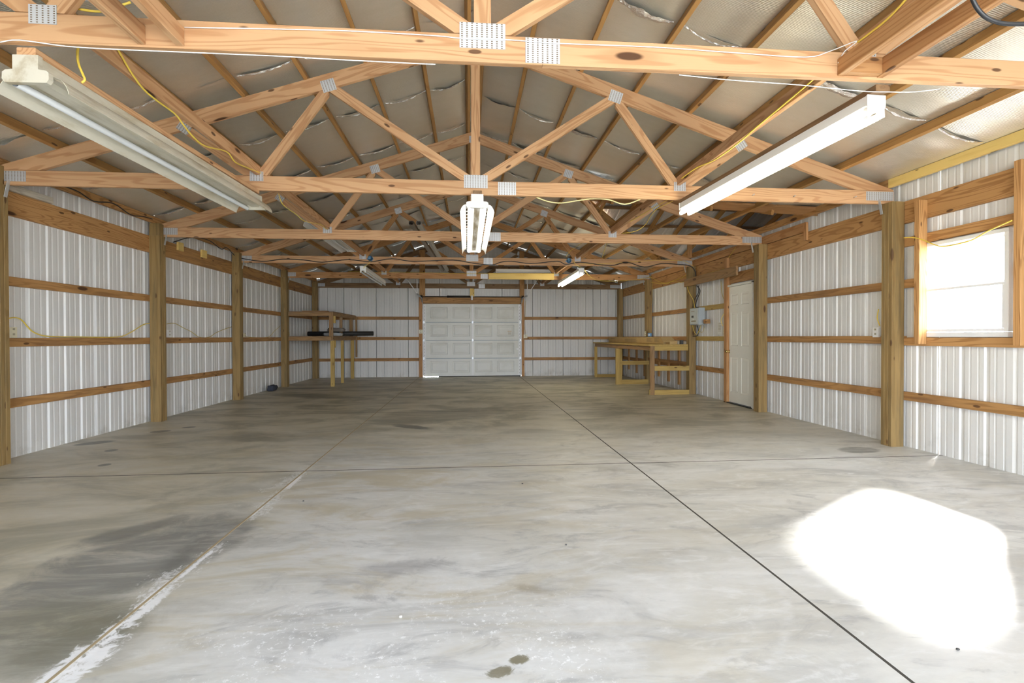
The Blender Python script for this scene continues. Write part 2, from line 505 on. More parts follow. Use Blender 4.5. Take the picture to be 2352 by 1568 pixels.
# ------------------------------------------------------------------ ground and slab
g = struct(mk('ground', [(-60, -60, -.14), (60, -60, -.14), (60, 60, -.14), (-60, 60, -.14)], [(0, 1, 2, 3)], DIRT))
floor = struct(empty('floor', (0, 6, 0)))
xs = [-4.56, -1.502, 1.411, 4.60]; ys = [-2.42, 1.10, 4.528, 7.93, 11.33, 14.97]
for i in range(3):
    for j in range(5):
        a, b = xs[i] + .005, xs[i + 1] - .005; c_, d = ys[j] + .0055, ys[j + 1] - .0055
        e = .0008
        vs = [(a, c_, -.1), (b, c_, -.1), (b, d, -.1), (a, d, -.1), (a, c_, -e), (b, c_, -e), (b, d, -e), (a, d, -e), (a + e, c_ + e, 0), (b - e, c_ + e, 0), (b - e, d - e, 0), (a + e, d - e, 0)]
        fs = [(3, 2, 1, 0), (8, 9, 10, 11)] + [(k, (k + 1) % 4, (k + 1) % 4 + 4, k + 4) for k in range(4)] + [(k + 4, (k + 1) % 4 + 4, (k + 1) % 4 + 8, k + 8) for k in range(4)]
        m = (V((a, c_, 0)) + V((b, d, 0))) / 2
        mk('concrete_slab', [V(v) - m for v in vs], fs, CONC, floor, Matrix.Translation(m))
box('joint_sealant', (-1.509, -2.4, -.02), (-1.495, 14.9, .0015), TAN, floor)
box('joint_dirt', (1.404, -2.4, -.02), (1.418, 14.9, .0005), GAP, floor)
for y in ys[1:-1]:
    box('joint_dirt', (-4.5, y - .0065, -.02), (-1.510, y + .0065, .0005), GAP, floor)
    box('joint_dirt', (-1.496, y - .0065, -.02), (1.403, y + .0065, .0005), GAP, floor)
    box('joint_dirt', (1.419, y - .0065, -.02), (4.55, y + .0065, .0005), GAP, floor)


# ------------------------------------------------------------------ ribbed steel sheets
def rib_profile(a0, a1, phase=0.0, steep=False):
    P = .2286; major = ((-.011, 0), (-.0095, .045), (.0095, .045), (.011, 0)) if steep else ((-.027, 0), (-.015, .014), (.015, .014), (.027, 0)); pts = {round(a0, 5): 0.0, round(a1, 5): 0.0}
    k = math.floor((a0 - phase) / P) - 1
    while phase + k * P < a1 + P:
        c = phase + k * P
        for off, d in major + ((.064, 0), (.070, .0028), (.081, .0028), (.087, 0), (.141, 0), (.147, .0028), (.158, .0028), (.164, 0)):
            u = c + off
            if a0 + .004 < u < a1 - .004: pts[round(u, 5)] = d
        k += 1
    return sorted(pts.items())


def sheet(parent, axis, a0, a1, z0, z1, plane, out, lap=0.0):
    """ribbed sheet: axis 'x' or 'y' is the running axis, ribs bulge towards out (+-1) on the other one"""
    f0 = z0 if callable(z0) else (lambda u: z0); f1 = z1 if callable(z1) else (lambda u: z1)
    pr = rib_profile(a0, a1, steep=axis == 'x'); vs = []; fs = []
    for u, d in pr:
        q = plane + out * (d + lap)
        for z in (f0(u), f1(u)):
            vs.append((u, q, z) if axis == 'x' else (q, u, z))
    for i in range(len(pr) - 1): fs.append((2 * i, 2 * i + 2, 2 * i + 3, 2 * i + 1))
    m = V(vs[0])
    return mk('metal_sheet', [V(v) - m for v in vs], fs, SHEET, parent, Matrix.Translation(m))


def run_sheets(parent, axis, a0, a1, z0, z1, plane, out, holes=()):
    W_ = .9144; k = math.floor(a0 / W_); i = 0
    while k * W_ < a1:
        u0, u1 = max(a0, k * W_), min(a1, (k + 1) * W_)
        if u1 - u0 > .01:
            cuts = sorted({u0, u1} | {h[i_] for h in holes for i_ in (0, 1) if u0 < h[i_] < u1})
            for s, e in zip(cuts[:-1], cuts[1:]):
                mid = (s + e) / 2; hs = [h for h in holes if h[0] <= mid <= h[1]]
                lap = .0008 * (i % 2)
                if not hs: sheet(parent, axis, s, e + (.006 if e == u1 and e < a1 else 0), z0, z1, plane, out, lap)
                else:
                    h = hs[0]
                    if h[2] > .05: sheet(parent, axis, s, e, z0, h[2], plane, out, lap)
                    sheet(parent, axis, s, e, h[3], z1, plane, out, lap)
        i += 1; k += 1


def zg(u): return zfoil(u) - .004


wl = struct(empty('wall_left', (SL, 6.3, 0)))
wr = struct(empty('wall_right', (SR, 6.3, 0)))
wb = struct(empty('wall_back', (0, YF, 0)))
wf = struct(empty('wall_front', (0, Y0, 0)))
run_sheets(wl, 'y', Y0, YF, 0, 2.84, SL, -1)
DOOR = (7.72, 8.60); WIN = (3.90, 4.765, 1.155, 2.085)
run_sheets(wr, 'y', Y0, YF, 0, 2.84, SR, 1, holes=((WIN[0], WIN[1], WIN[2], WIN[3]), (DOOR[0], DOOR[1], 0, 2.045)))
DX0, DX1, DZ = -1.400, 1.475, 2.135
run_sheets(wb, 'x', SL, SR, 0, zg, YF, 1, holes=((DX0 - .02, DX1 + .02, 0, DZ + .02),))
run_sheets(wf, 'x', SL, SR, 0, zg, Y0, -1, holes=((-2.6, 3.9, 0, 2.5),))
# kick of weathered base board outside, closes the foot of the sheets
for (n_, lo, hi) in (('skirt_board', (SL - .06, Y0, -.13), (SL - .022, YF, .03)), ('skirt_board', (SR + .022, Y0, -.13), (SR + .06, 7.7, .03)), ('skirt_board', (SR + .022, 8.62, -.13), (SR + .06, YF, .03))):
    box(n_, lo, hi, DARKW, wl if lo[0] < 0 else wr)
for x0, x1 in ((SL, DX0 - .03), (DX1 + .03, SR)): box('skirt_board', (x0, YF + .047, -.13), (x1, YF + .09, .05), DARKW, wb)

# girts: three rails and a wide header in every bay between the posts
POSTY = [y - .115 for y in YT]                       # near faces of the posts
PY = [Y0 + .01, .055] + POSTY[:5] + [14.62]
for i in range(len(PY) - 1):
    a, b = PY[i] + (.14 if i else 0), PY[i + 1]
    if i == len(PY) - 2: pass
    for X0, X1, par, side in ((GL - .038, GL, wl, 'l'), (GR, GR + .038, wr, 'r')):
        for z0, z1 in ((.492, .580), (1.080, 1.166), (1.668, 1.757)):
            if side == 'r' and a < 4 < b:             # window bay
                if z0 > 1.5:
                    box('girt', (X0, a - .13, z0), (X1, 3.80, z1), GIRT, par); box('girt', (X0, 4.80, z0), (X1, b + .13, z1), GIRT, par)
                elif z0 > 1: box('girt', (X0, a - .13, 1.066), (X1, b + .13, 1.150), HEAD, par)
                else: box('girt', (X0, a - .13, z0), (X1, b + .13, z1), GIRT, par)
                continue
            if side == 'r' and a < 8 < b:             # side door bay
                box('girt', (X0, 8.64, z0), (X1, b + .13, z1), BENCH if z0 > 1 else GIRT, par); continue
            box('girt', (X0, a - .13 + (0 if i else .13), z0), (X1, b + .13, z1), GIRT, par)
        box('header_board', (X0, a - .13 + (0 if i else .13), 2.345), (X1, b + .13, 2.575), HEAD if i in (2, 3) else GIRT if side == 'l' and i > 3 else HEAD, par)
# window framing, door framing, upper header on the right wall
box('window_header', (GR, 2.632, 2.100), (GR + .038, 5.05, 2.195), HEAD, wr)
for y in (3.735, 4.665):
    box('window_stud', (GR - .089, y, 1.085), (GR, y + .06, 2.52 if y > 4 else 2.60), HEAD, wr)
box('upper_header_board', (GR, 6.50, 2.585), (GR + .038, 12.30, 2.715), PINE2, wr)
box('blocking', (GR - .03, 6.44, 2.46), (GR, 6.50, 2.69), PINE2, wr)
box('door_header', (GR, 7.62, 2.085), (GR + .038, 8.62, 2.26), HEAD, wr)
box('door_stud', (GR - .05, 8.50, 0.0), (GR + .036, 8.60, 2.54), PINE2, wr)
# far wall rails
for z0, z1 in ((.465, .552), (1.080, 1.166), (1.668, 1.757)):
    box('girt', (GL, YF - .040, z0), (DX0 - .10, YF - .002, z1), GIRT, wb)
    box('girt', (DX1 + .10, YF - .040, z0), (GR, YF - .002, z1), GIRT, wb)
for x0, x1 in ((-1.505, -1.405), (1.480, 1.560)):
    box('door_jamb', (x0, 14.765, 0), (x1, 14.90, 2.33), PINE2, wb)
for x0, x1 in ((-1.485, -1.325), (1.420, 1.560)):
    box('gable_stud', (x0, 14.75, 2.34), (x1, 14.79, ztop(1.5) - .02), HEAD, wb)
box('gable_stud', (-.035, 14.75, 2.34), (.095, 14.79, 2.574), PURLY, wb)
box('gable_rail', (GL, YF - .04, 2.60), (GR, YF - .002, 2.69), DARKW, wb)
box('gable_rail', (-2.6, YF - .04, 3.16), (2.6, YF - .002, 3.25), DARKW, wb)
box('door_header', (DX0 - .005, 14.80, 2.135), (DX1 + .005, 14.895, 2.325), GIRT, wb)
# smaller bits on the walls
box('blocking', (GL, 8.03, 2.487), (GL + .03, 8.17, 2.612), PURLY, wl)
box('blocking', (GL, 8.71, 2.487), (GL + .03, 8.86, 2.612), PURLY, wl)
box('scrap_board', (GL - .005, 5.10, 2.576), (GL + .033, 5.72, 2.640), wood('grey_lumber', (.60, .56, .48), (.42, .38, .31)), wl)

# ------------------------------------------------------------------ ceiling: purlins, foil, cross gable over the side door
ceil = struct(empty('ceiling', (0, 6.3, 3.5)))
SLA = math.atan(SLP)
for sg in (-1, 1):
    for n_, x in enumerate((.075, .545, 1.08, 1.645, 2.22, 2.745, 3.33, 3.88, 4.42)):
        zc_ = ztop(x) + .0445 * math.cos(SLA) + .002
        upv = (sg * math.sin(SLA), 0, math.cos(SLA))
        mat = PURLY if (n_ == 8 and sg > 0) else PURL
        if n_ == 8:
            segs = [(Y0 + .02, YT[1] + .0), (YT[1] + .002, YT[3]), (YT[3] + .002, YF - .05)]
            for s_, (a, b) in enumerate(segs):
                box('eave_purlin', (sg * x - .019, a, 2.748), (sg * x + .019, b, 2.838), PURLY if (sg > 0 and s_ == 0) else HEAD, ceil)
        else:
            for a, b in ((Y0 + .02, YT[2] + .02), (YT[2] + .022, YF - .05)):
                board('purlin', (sg * x, a, zc_), (sg * x, b, zc_), .038, .089, mat, ceil, up=upv)
XV, YV = 1.9, 8.80                                  # valley point of the cross gable
seams = {-1: [Y0, -1.3, -.05, 1.2, 2.42, 3.62, 4.86, 6.12, 7.36, 8.6, 9.85, 11.1, 12.35, 13.6, YF], 1: [Y0, -1.1, .15, 1.45, 2.8, 4.06, 5.30, 6.50, 7.62, 8.92, 10.1, 11.35, 12.55, 13.8, YF]}
PX = [0, .075, .545, 1.08, 1.645, 2.22, 2.745, 3.33, 3.88, 4.42, 4.55]
for sg in (-1, 1):
    for s0, s1 in zip(seams[sg][:-1], seams[sg][1:]):
        ny = 18; xs_ = []
        for a, b in zip(PX[:-1], PX[1:]):
            for q in range(6 if b - a > .2 else 2): xs_.append(a + (b - a) * q / (6 if b - a > .2 else 2))
        xs_.append(PX[-1]); rnd = random.Random(hash((sg, round(s0 * 10))) & 255)
        ph = [rnd.uniform(0, 6.28) for _ in range(12)]; amp = [rnd.uniform(.4, 1.0) for _ in range(12)]
        vs = []; fs = []
        for j in range(ny + 1):
            y = s0 - .03 + (s1 - s0 + .05) * j / ny
            for x in xs_:
                k = max(i for i in range(len(PX) - 1) if PX[i] <= x + 1e-6); u = (x - PX[k]) / (PX[k + 1] - PX[k])
                bulge = math.sin(math.pi * min(max(u, 0), 1))
                t_ = j / ny
                z = zfoil(x) - bulge * (.016 * amp[k] + .007 * math.sin(7 * y + ph[k]) + .004 * math.sin(23 * y + 9 * x + ph[k]))
                edge = math.exp(-((t_) / .05) ** 2)
                z -= bulge * edge * (.028 * amp[k] + .012 * math.sin(31 * x + ph[k]))
                vs.append((sg * x, y, z))
        n = len(xs_)
        for j in range(ny):
            for i in range(n - 1):
                cx = (xs_[i] + xs_[i + 1]) / 2; cy = (vs[j * n][1] + vs[(j + 1) * n][1]) / 2
                if sg > 0 and cx > XV - .05 and abs(cy - YV) < cx - XV: continue
                q = (j * n + i, j * n + i + 1, (j + 1) * n + i + 1, (j + 1) * n + i)
                fs.append(q if sg < 0 else q[::-1])
        if not fs: continue
        mk('foil_sheet', [V(v) - V((0, s0, 3.5)) for v in vs], fs, FOIL, ceil, Matrix.Translation((0, s0, 3.5)), smooth=True)
        # crinkled tape over the seam between purlins
        if s0 > 2.7:
            for k in range(1, 9):
                xm = (PX[k] + PX[k + 1]) / 2
                if sg > 0 and xm > XV - .3 and abs(s0 - YV) < xm - XV + .4: continue
                if rnd.random() < (.30 if sg < 0 else .15): continue
                a, b = PX[k] + .03, PX[k + 1] - .03; tv = []; tf = []; nn = 22
                for i in range(nn + 1):
                    x = a + (b - a) * i / nn; bl = math.sin(math.pi * i / nn)
                    wd = (.009 + .012 * abs(math.sin(17 * x + ph[(k + 3) % 12])) + .005 * rnd.random()) * (.3 + bl) * (1.6 if sg > 0 and k % 3 == 0 else .55)
                    yy = s0 - .02 + .012 * math.sin(9 * x + ph[k]); zz = zfoil(x) - bl * (.043 + .004 * rnd.random()) - .004
                    tv += [(sg * x, yy - wd, zz + .004 * rnd.random()), (sg * x, yy, zz - .008 * rnd.random()), (sg * x, yy + wd, zz + .004)]
                for i in range(nn):
                    for r_ in (0, 1):
                        q = (3 * i + r_, 3 * i + 3 + r_, 3 * i + 4 + r_, 3 * i + 1 + r_); tf.append(q)
                m = V(tv[0]); mk('seam_tape', [V(v) - m for v in tv], tf, TAPE, ceil, Matrix.Translation(m))
# outer roof skin above the foil
for sg in (-1, 1):
    mk('roof_skin', [(0, Y0 - .3, 4.36), (sg * 4.9, Y0 - .3, 4.36 - SLP * 4.9), (sg * 4.9, 6.2, 4.36 - SLP * 4.9), (0, 6.2, 4.36),
                     (0, 11.4, 4.36), (sg * 4.9, 11.4, 4.36 - SLP * 4.9), (sg * 4.9, YF + .3, 4.36 - SLP * 4.9), (0, YF + .3, 4.36)] +
       ([(sg * 4.9, 11.4, 4.36 - SLP * 4.9)] if sg < 0 else [(1.7, 8.8, 4.36 - SLP * 1.7)]),
       [(0, 1, 2, 3), (4, 5, 6, 7)] + ([(3, 2, 5, 4)] if sg < 0 else [(3, 2, 8), (4, 8, 5), (3, 8, 4)]), SHEET, ceil)
zr = zfoil(XV) + .0
for dy in (-1, 1):
    a = V((4.46, YV + dy * (4.46 - XV), zfoil(4.46) - .03)); b = V((XV, YV, zfoil(XV) - .03))
    nrm = V((SLP, 0, 1)).normalized()
    board('valley_board', b, a, .24, .03, PINE2 if dy < 0 else PURL, ceil, up=nrm)
    for n_ in range(9):
        x = 2.35 + .58 * n_; dm = min(2.55, x - XV)
        if dm < .2: continue
        board('porch_rafter', (x, YV + dy * .02, zr - .07), (x, YV + dy * dm, zr - .07 - SLP * dm), .038, .089, PURL, ceil)
    for dd in (.35, .95, 1.55, 2.15):
        board('porch_purlin', (XV + dd + .1, YV + dy * dd, zr - SLP * dd), (7.1, YV + dy * dd, zr - SLP * dd), .089, .038, DARKW, ceil)
    # ribbed porch roof sheet
    pr = rib_profile(XV, 7.2); vs = []; fs = []
    for u, d in pr:
        dm = min(u - XV, 2.9) if u < 4.6 else 2.9
        vs += [(u, YV, zr + .03 + d), (u, YV + dy * dm, zr + .03 + d - SLP * dm)]
    for i in range(len(pr) - 1): fs.append((2 * i, 2 * i + 2, 2 * i + 3, 2 * i + 1))
    mk('porch_roof_sheet', vs, fs, SHEET, ceil)
for dy in (-1, 1):
    box('porch_light_block', (4.552, YV + dy * 2.62 - .02, 2.68), (7.2, YV + dy * 2.62 + .02, zr - SLP * 2.62 + .05), DARKW, ceil)  # added boards closing the porch eaves so its inside stays dark
box('porch_stud', (4.27, 9.70, 2.735), (4.36, 9.74, 3.05), PINE2, ceil)
slab_ = box('porch_soffit', (4.552, 6.0, 2.70), (7.2, 11.6, 2.72), DARKW, ceil)
mk('porch_gable', [(7.15, 5.9, 2.6), (7.15, 11.7, 2.6), (7.15, 8.8, zr + .02)], [(0, 1, 2)], DARKW, ceil)

# ------------------------------------------------------------------ trusses
TLAB = ['pine roof truss nearest the viewer, white cord along its long bottom chord',
        'pine roof truss over the near end of the lit hooded light, three big nails',
        'pine roof truss whose right end rests on the post beside the white side door',
        'pine roof truss with a black cable waving along its bottom chord',
        'pine roof truss with a yellow board nailed over part of its bottom chord',
        'dark roof truss standing against the end wall above the overhead door']


def plate(t, x, z, w_, h_, y, ang=0.0):
    ax = (math.cos(ang), 0, math.sin(ang))
    c = V((x, y - .0022, z)); p0 = c - V(ax) * (w_ / 2)
    W = frame(p0, ax)
    vs, fs = chbox(w_, .003, h_, .0006)
    return mk('nail_plate', vs, fs, PLATE, t, W)


for k, y in enumerate(YT):
    t = tag(empty('roof_truss', (0, y + .019, ZB)), TLAB[k], 'truss', 'roof trusses')
    A, B = (PINE, PINE) if k < 3 else (PINE2, PINE2) if k < 5 else (DARKW, DARKW)
    if k == 3: A = PINE
    T = .038
    for a, b in ((-4.455, .311), (.3125, 4.465)):
        box('bottom_chord', (a, y, ZB), (b, y + T, ZC), A, t, c=.003)
    for sg in (-1, 1):
        pl = [(0, ztop(0)), (sg * 4.46, ztop(4.46)), (sg * 4.46, ZC + .001), (sg * (4.042 - ZC) / SLP, ZC + .001), (0, 4.042)]
        slab_poly('top_chord', pl, y, T, A, t, ax=(sg * 1, -SLP))
        low = (sg * SLP, 1, 4.040)                   # below the top chord
        w1 = strip_poly((sg * .03, 2.70), (sg * 1.46, 3.63), .089)
        w2 = strip_poly((sg * 2.10, 2.66), (sg * 1.38, 3.64), .089)
        w3 = strip_poly((sg * 2.06, 2.66), (sg * 2.80, 3.18), .089)
        for w_, lim, ax in ((w1, [(sg, 0, 1.42), (-sg, 0, -.046)], (1.43 * sg, .93)), (w2, [(-sg, 0, -1.422), (sg, 0, 2.096)], (-.72 * sg, .98)), (w3, [(-sg, 0, -2.098)], (.74 * sg, .52))):
            w_ = clip(w_, 0, -1, -(ZC + .002)); w_ = clip(w_, *low)
            for l in lim: w_ = clip(w_, *l)
            slab_poly('web', w_, y, T, B if k != 1 or sg > 0 else PINE, t, ax=ax)
        plate(t, sg * 2.097, 2.71, .125, .092, y)
        plate(t, sg * 1.4218, 3.6045, .13, .115, y, -sg * SLA)
        plate(t, sg * 2.756 * (1.0), 3.150, .12, .085, y, sg * math.atan2(.52, .74))
        plate(t, sg * 4.303, 2.658, .31, .095, y)
        if k in (1, 2, 3, 4):
            st = [(sg * 4.29, y - .006, 2.60), (sg * 4.31, y - .006, 2.50), (sg * 4.315, y - .10, 2.47)]
            board('steel_strap', (sg * 4.285, y - .010, 2.62), (sg * 4.312, y - .018, 2.46), .004, .035, GALV, t, up=(0, 1, 0))
    slab_poly('king_post', clip(clip([(-.044, ZC + .002), (.044, ZC + .002), (.044, 4.3), (-.044, 4.3)], SLP, 1, 4.040), -SLP, 1, 4.040), y, T, B, t, ax=(0, 1))
    plate(t, 0, 2.7099, .235, .13, y); plate(t, .3115, 2.6477, .18, .13, y); plate(t, 0, 4.075, .12, .10, y)
    if k == 1:
        for px, py in ((1728, 449), (1822, 452), (1961, 454)):
            p = U(px, py, 'y', y); tube('nail', [p, p + V((.002, -.035, .006))], .004, GALV, t, smooth_path=False)
        plate(t, .02, 2.655, .02, .001, y)
    if k == 4:
        box('sister_board', (.42, y - .040, 2.572), (2.03, y - .003, 2.722), PURLY, t)

# long bracing boards lying on the bottom chords
for sg, lab in ((-1, 'long pine brace board across the trusses beside the unlit hooded light'), (1, 'long pine brace board across the trusses above the lit strip light with yellow cable')):
    o = board('brace_board', (sg * 2.085, .30 if sg > 0 else YT[0] + .042, ZC + .047), (sg * 2.085, 14.74, ZC + .047), .038, .089, PINE, None)
    tag(o, lab, 'board', 'brace boards')
# joists running from the nearest truss towards the doorway
for x, lab in ((-1.653, 'pine joist above the unlit hooded light, left of its twin'), (-1.474, 'pine joist butting the nearest truss, closer to its centre plate'),
               (1.954, 'amber pine joist above the lit strip light with a large dark knot'), (2.184, 'amber pine joist above the lit strip light, nearer the window')):
    o = board('joist', (x, -2.2, ZB + .055), (x, YT[0] - .002, ZB + .055), .038, .092, PINE if x < 0 else PINE2)
    tag(o, lab, 'joist', 'joists over the doorway end')
o = box('block', (1.975, YT[0] - .042, ZB + .012), (2.163, YT[0] - .003, ZB + .10), PINE2); tag(o, 'short pine spacer block between the two amber joists', 'block')

# ------------------------------------------------------------------ posts
PLAB_L = ['rough treated post of the left wall nearest the doorway', 'rough treated post of the left wall cut by the edge of the view',
          'treated post between the two nearest full bays of the left wall', 'treated post on the left wall just before the bay with the small rust streaks',
          'treated post on the left wall against which the corner shelf is built', 'treated corner post behind the wooden shelf']
PLAB_R = ['treated post of the right wall nearest the doorway', 'stout treated post between the window and the long bare bay of the right wall',
          'tall post tight against the hinge side of the white side door', 'post beside the grey electrical panel where the workbench ends',
          'post carrying the small blue box above the workbench', 'dark corner post behind the far end of the workbench']
for k in range(6):
    y = POSTY[k] if k < 5 else 14.62
    for sg, lab in ((-1, PLAB_L[k]), (1, PLAB_R[k])):
        x0, x1 = (GL + .001, XL) if sg < 0 else (XR, GR - .001)
        t = tag(empty('post', ((x0 + x1) / 2, y + .07, 0)), lab, 'post', 'wall posts')
        h = ZB - .003
        # three laminated planks, the middle one slightly proud
        for q in range(3):
            a, b = y + q * .0467, y + q * .0467 + .0455
            box('post_plank', (x0, a, 0), (x1, b, h), POST, t, c=.003)
        if sg < 0:
            box('post_plank', (x0 + .001, y, h + .002), (x1 - .006, YT[k] - .003 if k < 5 else y + .13, 2.745), POST, t)


# ------------------------------------------------------------------ light fixtures
def fixture_hooded(name, p0, p1, lab, tubes, mats, lit, mount=True):
    """p0 near end, p1 far end at the top of the housing; tubes = side signs fitted"""
    p0, p1 = V(p0), V(p1); L = (p1 - p0).length; W = frame(p0, p1 - p0)
    t = bpy.data.objects.new(name, None); t.empty_display_size = .1; reg(t, W); tag(t, lab, 'light')
    hou, wing, ch = mats

    def ext(nm, prof, a, b, mat, closed=True, sm=False):
        n = len(prof); vs = [(a, y, z) for y, z in prof] + [(b, y, z) for y, z in prof]
        fs = [(i, (i + 1) % n, (i + 1) % n + n, i + n) for i in range(n if closed else n - 1)]
        if closed: fs += [tuple(range(n - 1, -1, -1)), tuple(range(n, 2 * n))]
        return mk(nm, vs, fs, mat, t, W, smooth=sm)
    ext('housing', [(-.052, 0), (.052, 0), (.052, -.085), (.032, -.105), (-.032, -.105), (-.052, -.085)], .012, L - .012, ch)
    # end caps: narrow top, broad rounded bottom
    cap = [(-.060, .004), (.060, .004), (.060, -.066), (.095, -.070), (.108, -.080), (.110, -.112), (.098, -.130), (-.098, -.130), (-.110, -.112), (-.108, -.080), (-.095, -.070), (-.060, -.066)]
    ext('end_cap', cap, -.012, .014, hou); ext('end_cap', [(a * .92, b) for a, b in cap], L - .014, L + .012, hou)
    for s in (-1, 1):
        arc = [(s * .112, -.088), (s * .128, -.094), (s * .142, -.106), (s * .154, -.124), (s * .163, -.146), (s * .168, -.165)]
        arc2 = [(a + s * .002, b + .002) for a, b in reversed(arc)]
        ext('reflector_wing', arc + arc2, .03, L - .03, wing, sm=False)
        # inner strip with bridges, leaving a row of open slots
        ext('reflector_strip', [(s * .052, -.082), (s * .094, -.086), (s * .094, -.088), (s * .052, -.084)], .015, L - .015, wing)
        nb = 18; vs = []; fs = []
        for i in range(nb + 1):
            a = .03 + (L - .06) * i / nb
            b0 = len(vs); vs += [(a - .011, s * .093, -.0865), (a + .011, s * .093, -.0865), (a + .011, s * .114, -.089), (a - .011, s * .114, -.089)]; fs.append((b0, b0 + 1, b0 + 2, b0 + 3))
        mk('slot_bridge', vs, fs, wing, t, W)['kind'] = 'stuff'
        if s in tubes:
            vs = []; seg = 14
            for a in (.02, L - .02):
                vs += [(a, s * .074 + .019 * math.cos(2 * math.pi * q / seg), -.118 + .019 * math.sin(2 * math.pi * q / seg)) for q in range(seg)]
            mk('fluorescent_tube', vs, [(q, (q + 1) % seg, (q + 1) % seg + seg, q + seg) for q in range(seg)], TUBE_DIM if lit else TUBE_OFF, t, W, smooth=True)
    return t


def fixture_strip(name, p0, p1, lab, lit, hw=.055, group=None):
    p0, p1 = V(p0), V(p1); L = (p1 - p0).length; W = frame(p0, p1 - p0)
    t = bpy.data.objects.new(name, None); t.empty_display_size = .1; reg(t, W); tag(t, lab, 'light', group)

    def ext(nm, prof, a, b, mat):
        n = len(prof); vs = [(a, y, z) for y, z in prof] + [(b, y, z) for y, z in prof]
        fs = [(i, (i + 1) % n, (i + 1) % n + n, i + n) for i in range(n)] + [tuple(range(n - 1, -1, -1)), tuple(range(n, 2 * n))]
        return mk(nm, vs, fs, mat, t, W)
    ext('housing', [(-hw, 0), (hw, 0), (hw, -.055), (hw * .55, -.078), (-hw * .55, -.078), (-hw, -.055)], .006, L - .006, WHITE)
    ext('end_cap', [(-hw - .003, .003), (hw + .003, .003), (hw + .003, -.06), (hw * .8, -.084), (-hw * .8, -.084), (-hw - .003, -.06)], -.004, .005, WHITEG)
    ext('end_cap', [(-hw - .003, .003), (hw + .003, .003), (hw + .003, -.06), (hw * .8, -.084), (-hw * .8, -.084), (-hw - .003, -.06)], L - .005, L + .004, WHITEG)
    for s in (-1, 1):
        for a in (.0, L - .03):
            ext('lamp_socket', [(s * hw * .72 - .014, -.065), (s * hw * .72 + .014, -.065), (s * hw * .82 + .012, -.118), (s * hw * .82, -.124), (s * hw * .82 - .012, -.118)], a, a + .03, WHITEG)
        vs = []; seg = 14
        for a in (.028, L - .028):
            vs += [(a, s * hw * .82 + .019 * math.cos(2 * math.pi * q / seg), -.103 + .019 * math.sin(2 * math.pi * q / seg)) for q in range(seg)]
        mk('fluorescent_tube', vs, [(q, (q + 1) % seg, (q + 1) % seg + seg, q + seg) for q in range(seg)], TUBE if lit else TUBE_OFF, t, W, smooth=True)
    return t


def mount(p0, p1, lab, mat):
    o = board('mounting_board', p0, p1, .089, .036, mat); tag(o, lab, 'board', 'boards carrying the lights')


mount((-2.212, 2.655, ZB - .020), (-2.115, 5.04, ZB - .020), 'flat board from which the unlit hooded light hangs', PINE)
mount((2.245, 2.655, ZB - .020), (2.14, 5.04, ZB - .020), 'flat board above the long lit strip light', DARKW)
mount((.015, 5.00, 2.592), (.010, 7.52, 2.592) if False else (.015, 5.043, 2.592), 'short grey block fixing the hooded light to the truss', DARKW)
fixture_hooded('hooded_light', (-2.215, 2.665, ZB - .042), (-2.125, 5.09, ZB - .050), 'dirty unlit hooded light with one tube left, hanging below the joists', (-1,) if False else (1,), (OLDW, OLDW, OLDW), False)
fixture_hooded('hooded_light', (.013, 4.975, ZB - .018), (.005, 7.45, ZB - .042), 'lit twin tube hooded light with scorched housing in the middle of the shop', (-1, 1), (WHITE, WHITEG, CHAN), True)
fixture_strip('strip_light', (2.243, 2.70, ZB - .043), (2.135, 5.02, ZB - .050), 'long lit bare strip light hanging near the window', True)
fixture_strip('strip_light', (2.18, 9.962, ZB - .045), (2.18, 12.32, ZB - .062), 'small far lit strip light over the workbench side', True)
fixture_strip('strip_light', (-2.105, 9.962, ZB - .045), (-2.105, 12.30, ZB - .062), 'small far unlit strip light over the shelf side', False)
fixture_hooded('hooded_light', (-2.30, 7.55, ZC + .23), (-2.29, 9.85, ZC + .20), 'stored white light fixture lying above the chords beside the brace board', (-1, 1), (WHITE, WHITE, WHITE), False)
fixture_strip('strip_light', (.60, 12.50, ZC + .125), (2.03, 12.56, ZC + .125), 'spare strip light laid across the far trusses above the yellow board', False)

# ------------------------------------------------------------------ window
wn = struct(empty('window_1', (SR, 4.33, 1.155)))
y0, y1, z0, z1 = WIN; xx = SR - .012
VIN = plain('white_vinyl', (.84, .85, .87), .35)
for lo, hi in (((xx - .035, y0, z0), (xx + .035, y1, z0 + .045)), ((xx - .035, y0, z1 - .035), (xx + .035, y1, z1)), ((xx - .035, y0, z0 + .046), (xx + .035, y0 + .035, z1 - .036)), ((xx - .035, y1 - .035, z0 + .046), (xx + .035, y1, z1 - .036))):
    box('window_frame', lo, hi, VIN, wn)
for nm, a, b, dx in (('lower_sash', z0 + .05, z0 + .475, -.012), ('upper_sash', z0 + .465, z1 - .04, .014)):
    sa = empty(nm, (xx, 4.33, a), wn)
    for lo, hi in (((xx + dx - .011, y0 + .038, a), (xx + dx + .011, y1 - .038, a + .026)), ((xx + dx - .011, y0 + .038, b - .022), (xx + dx + .011, y1 - .038, b)),
                   ((xx + dx - .011, y0 + .038, a + .027), (xx + dx + .011, y0 + .062, b - .023)), ((xx + dx - .011, y1 - .062, a + .027), (xx + dx + .011, y1 - .038, b - .023))):
        box('sash_rail', lo, hi, VIN, sa)
    box('pane', (xx + dx - .002, y0 + .063, a + .027), (xx + dx + .002, y1 - .063, b - .023), GLASS, sa)

# ------------------------------------------------------------------ white six panel side door
d1 = struct(empty('door_1', (SR, 8.16, 0)))
xd = SR - .030


